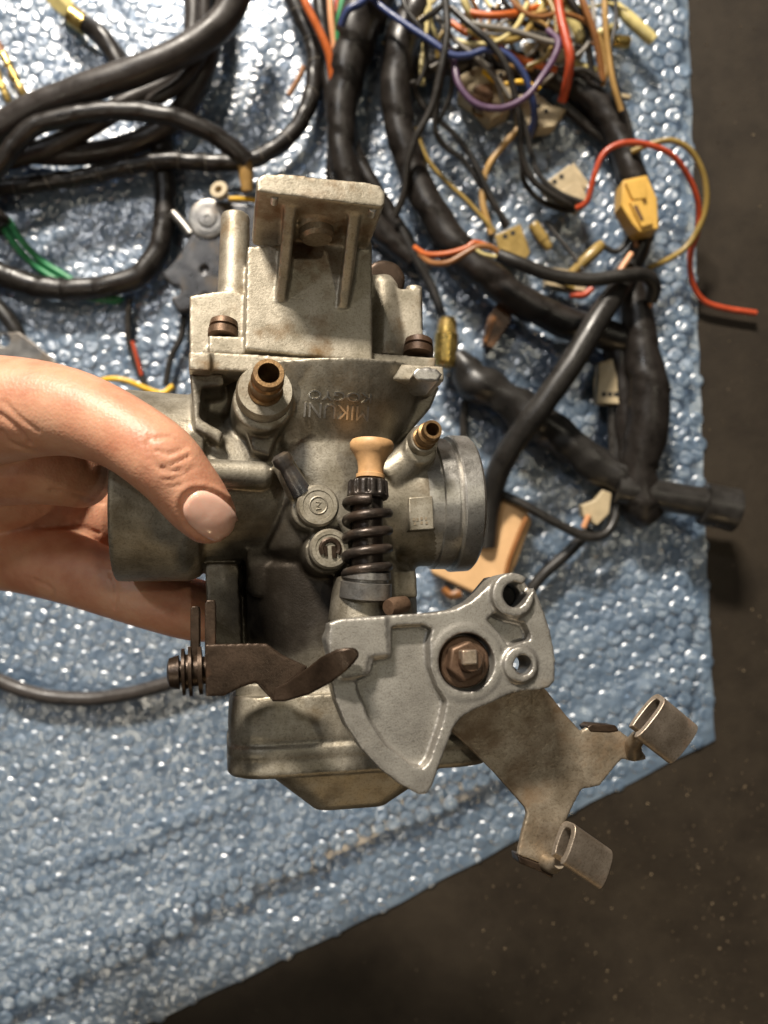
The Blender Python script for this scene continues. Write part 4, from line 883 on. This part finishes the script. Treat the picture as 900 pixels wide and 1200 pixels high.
mb = MB(); mb.tube([C(742, 884, 2.85), C(742, 872, 3.1), C(748, 864, 3.4), C(754, 860, 3.6)], [.2, .2, .17, .13], 10); part(mb, 'clip_neck', 'bracket')
mb = MB(); mb.tube([C(640, 1010, 2.85), C(649, 1014, 3.2), C(655, 1011, 3.5)], [.2, .19, .13], 10); part(mb, 'clip_neck', 'bracket')
# --- choke lever
mb = MB(); mb.prism([C(x, y, 3.6) for x, y in ((241, 755), (312, 754), (332, 768), (361, 781), (345, 805), (320, 822), (300, 800), (282, 806), (262, 816), (241, 816))], -NN*.32)
part(solid(mb, None, .035, 2), 'choke_lever', 'darksteel', smooth=50)
rings = []
for (x1, y1, x2, y2, h) in ((318, 822, 322, 806, 3.62), (334, 822, 336, 800, 3.75), (362, 814, 356, 786, 4.2), (388, 800, 376, 770, 4.8), (406, 786, 394, 761, 5.1), (415, 777, 406, 759, 5.15), (420, 770, 414, 759, 5.15), (421, 765, 418, 761, 5.15)):
    rings.append([C(x1, y1, h), C(x2, y2, h), C(x2, y2, h-.32), C(x1, y1, h-.32)])
part(MB().loft(rings), 'lever_finger', 'darksteel', smooth=40, bevel=.06)
mb = MB(); cax(mb, (196, 789, 2.9), (246, 785, 2.9), [(0, 10), (.05, 17), (.28, 20), (.3, 13), (.34, 13), (.35, 27), (.42, 27), (.44, 20), (.5, 20), (.51, 29), (.58, 29), (.6, 18), (.72, 18), (.73, 28), (.82, 28), (.84, 16), (1, 16)], 32); part(mb, 'pivot_screw', 'darksteel', smooth=30)
for x0, x1, y0, y1, hh in ((223, 234, 710, 790, 2.3), (240, 253, 703, 800, 2.9)):
    mb = MB(); mb.prism([C(x, y, hh) for x, y in ((x0, y0+5), (x0+2, y0), (x1-1, y0), (x1, y0+5), (x1, y1), (x0, y1))], -NN*.9); part(mb, 'lever_tab', 'darksteel', bevel=.03)
# ------------------------------------------------------------------ hand
hb = MB()
def chain(pts):
    q = spline(pts, 14); P = [(W(a[0], a[1], a[2]), a[3]*(H-a[2])/F) for a in q]
    for i in range(len(P)-1): hb.capsule(P[i][0], P[i][1], P[i+1][0], P[i+1][1], 24)
chain([(-260, 560, 21.5, 120), (-160, 520, 23, 95), (-80, 490, 24.6, 74), (0, 480, 25.3, 64), (60, 480, 25.7, 55), (105, 490, 26.0, 49), (150, 511, 26.3, 45), (188, 538, 26.5, 45), (208, 560, 26.45, 42), (230, 588, 26.3, 39), (243, 604, 26.2, 34)])   # thumb
chain([(-260, 570, 20.0, 120), (-140, 590, 19.6, 102), (-40, 600, 19.2, 92), (40, 608, 19.0, 78), (92, 612, 19.0, 62)])    # palm
chain([(-120, 525, 23.4, 88), (-30, 530, 23.2, 68), (35, 538, 23.5, 54), (76, 550, 23.1, 44), (94, 560, 22.2, 36)])
chain([(-80, 560, 21.2, 74), (0, 565, 20.8, 60), (60, 575, 20.2, 48)])                                # web of the thumb
chain([(-100, 630, 19.4, 62), (0, 642, 19.8, 50), (70, 662, 20.6, 43), (130, 684, 21.2, 39), (185, 702, 21.4, 38), (235, 716, 21.2, 36), (285, 716, 20.2, 33), (320, 700, 19.0, 30)])   # index finger
chain([(-60, 600, 19.2, 54), (60, 625, 18.2, 42), (150, 640, 17.2, 36), (230, 640, 16.9, 34), (290, 625, 17.2, 30)])       # middle
chain([(-60, 560, 19.0, 50), (60, 570, 17.8, 40), (150, 570, 17.0, 34), (230, 565, 16.9, 32), (280, 555, 17.2, 28)])       # ring
chain([(-60, 510, 19.4, 46), (50, 500, 18.4, 36), (130, 492, 18.0, 32), (190, 490, 17.8, 29), (225, 488, 18.0, 25)])       # little
hand = solid(hb, None, .06, 14)
# knuckle and palm creases: shallow grooves in the skin itself
CR = [([(172, 520), (178, 538), (192, 552), (212, 550)], 3, .035), ([(180, 514), (200, 512), (218, 524)], 3, .03), ([(186, 548), (200, 545), (222, 534)], 2.5, .035), ([(184, 528), (198, 532), (214, 526)], 2.5, .03),
      ([(192, 562), (206, 560), (228, 548)], 2.2, .02), ([(198, 571), (212, 568)], 2, .015), ([(176, 510), (174, 526), (180, 544)], 2.5, .025),
      ([(0, 505), (14, 520), (40, 530)], 3, .05), ([(0, 485), (18, 500), (34, 520)], 3, .045), ([(4, 470), (24, 490), (44, 505)], 2.5, .03),
      ([(88, 612), (104, 620), (116, 625)], 2.5, .03), ([(40, 680), (60, 690), (62, 705)], 3, .03), ([(130, 672), (136, 690), (134, 712)], 3, .03), ([(60, 575), (90, 580), (120, 590)], 3, .03)]
ht = bvh(hand)
me = hand.mesh('tmp', scale=1.0); nor = [v.normal.copy() for v in me.vertices]; bpy.data.meshes.remove(me)
CRS = [(np.array([p[:2] for p in spline(c, 2)]), w, d) for c, w, d in CR]
V = np.array([list(v) for v in hand.v]); dd = H-V[:, 2]; PX = 450+F*V[:, 0]/dd; PY = 600-F*V[:, 1]/dd
NZ = np.array([n.dot((CAM-v).normalized()) for n, v in zip(nor, hand.v)]); disp = np.zeros(len(V))
for c, w, d in CRS:
    sel = np.where((PX > c[:, 0].min()-10) & (PX < c[:, 0].max()+10) & (PY > c[:, 1].min()-10) & (PY < c[:, 1].max()+10) & (NZ > .25))[0]
    if len(sel) == 0: continue
    q = np.min(np.hypot(PX[sel][:, None]-c[None, :, 0], PY[sel][:, None]-c[None, :, 1]), axis=1)
    disp[sel] = np.maximum(disp[sel], 1.5*d*np.exp(-(q/(.8*w))**2)); 
# nail fold: the skin sinks a little around the nail
NC = (247, 605); na = math.radians(38); nl, nw = 37, 25
u = (PX-NC[0])*math.cos(na)+(PY-NC[1])*math.sin(na); v_ = -(PX-NC[0])*math.sin(na)+(PY-NC[1])*math.cos(na)
rr = np.sqrt((u/nl)**2+(v_/nw)**2); disp += .045*np.exp(-((rr-1.0)/.10)**2)*(NZ > .1)*(u < 22)
disp -= .03*np.exp(-((rr-1.22)/.12)**2)*(NZ > .1)*(u < 5)
hand.v = [p-n*float(q) for p, n, q in zip(hand.v, nor, disp)]
person = build(hand, 'person', M['skin'], None, smooth=180, tags=('bare left hand gripping the carburetor inlet with its thumb in front', 'person'))
ht = bvh(hand); mb = MB(); rings = []; hitp = []
NR, NA = 9, 36
def nailp(r, t):
    ex = abs(math.cos(t))**.85*math.copysign(1, math.cos(t)); ey = abs(math.sin(t))**.85*math.copysign(1, math.sin(t))
    uu, vv = r*nl*ex, r*nw*ey
    px, py = NC[0]+uu*math.cos(na)-vv*math.sin(na), NC[1]+uu*math.sin(na)+vv*math.cos(na)
    return hit(ht, px, py)
vv = []; ff = []
for i in range(NR):
    r = .97*(1-i/NR)
    for k in range(NA):
        loc, n_ = nailp(r, 2*math.pi*k/NA)
        if loc is None: loc, n_ = hit(ht, *NC)
        vv.append(loc+n_*(.0 if i == 0 else .045)-(n_*.04 if i == 0 else n_*0))
loc, n_ = hit(ht, *NC); vv.append(loc+n_*.045)
for i in range(NR-1):
    for k in range(NA): ff.append((i*NA+k, i*NA+(k+1) % NA, (i+1)*NA+(k+1) % NA, (i+1)*NA+k))
for k in range(NA): ff.append(((NR-1)*NA+k, (NR-1)*NA+(k+1) % NA, len(vv)-1))
build(MB().add(vv, ff), 'thumbnail', M['nail'], person, smooth=180)

for o in bpy.data.objects:
    if 'org' in o: del o['org']
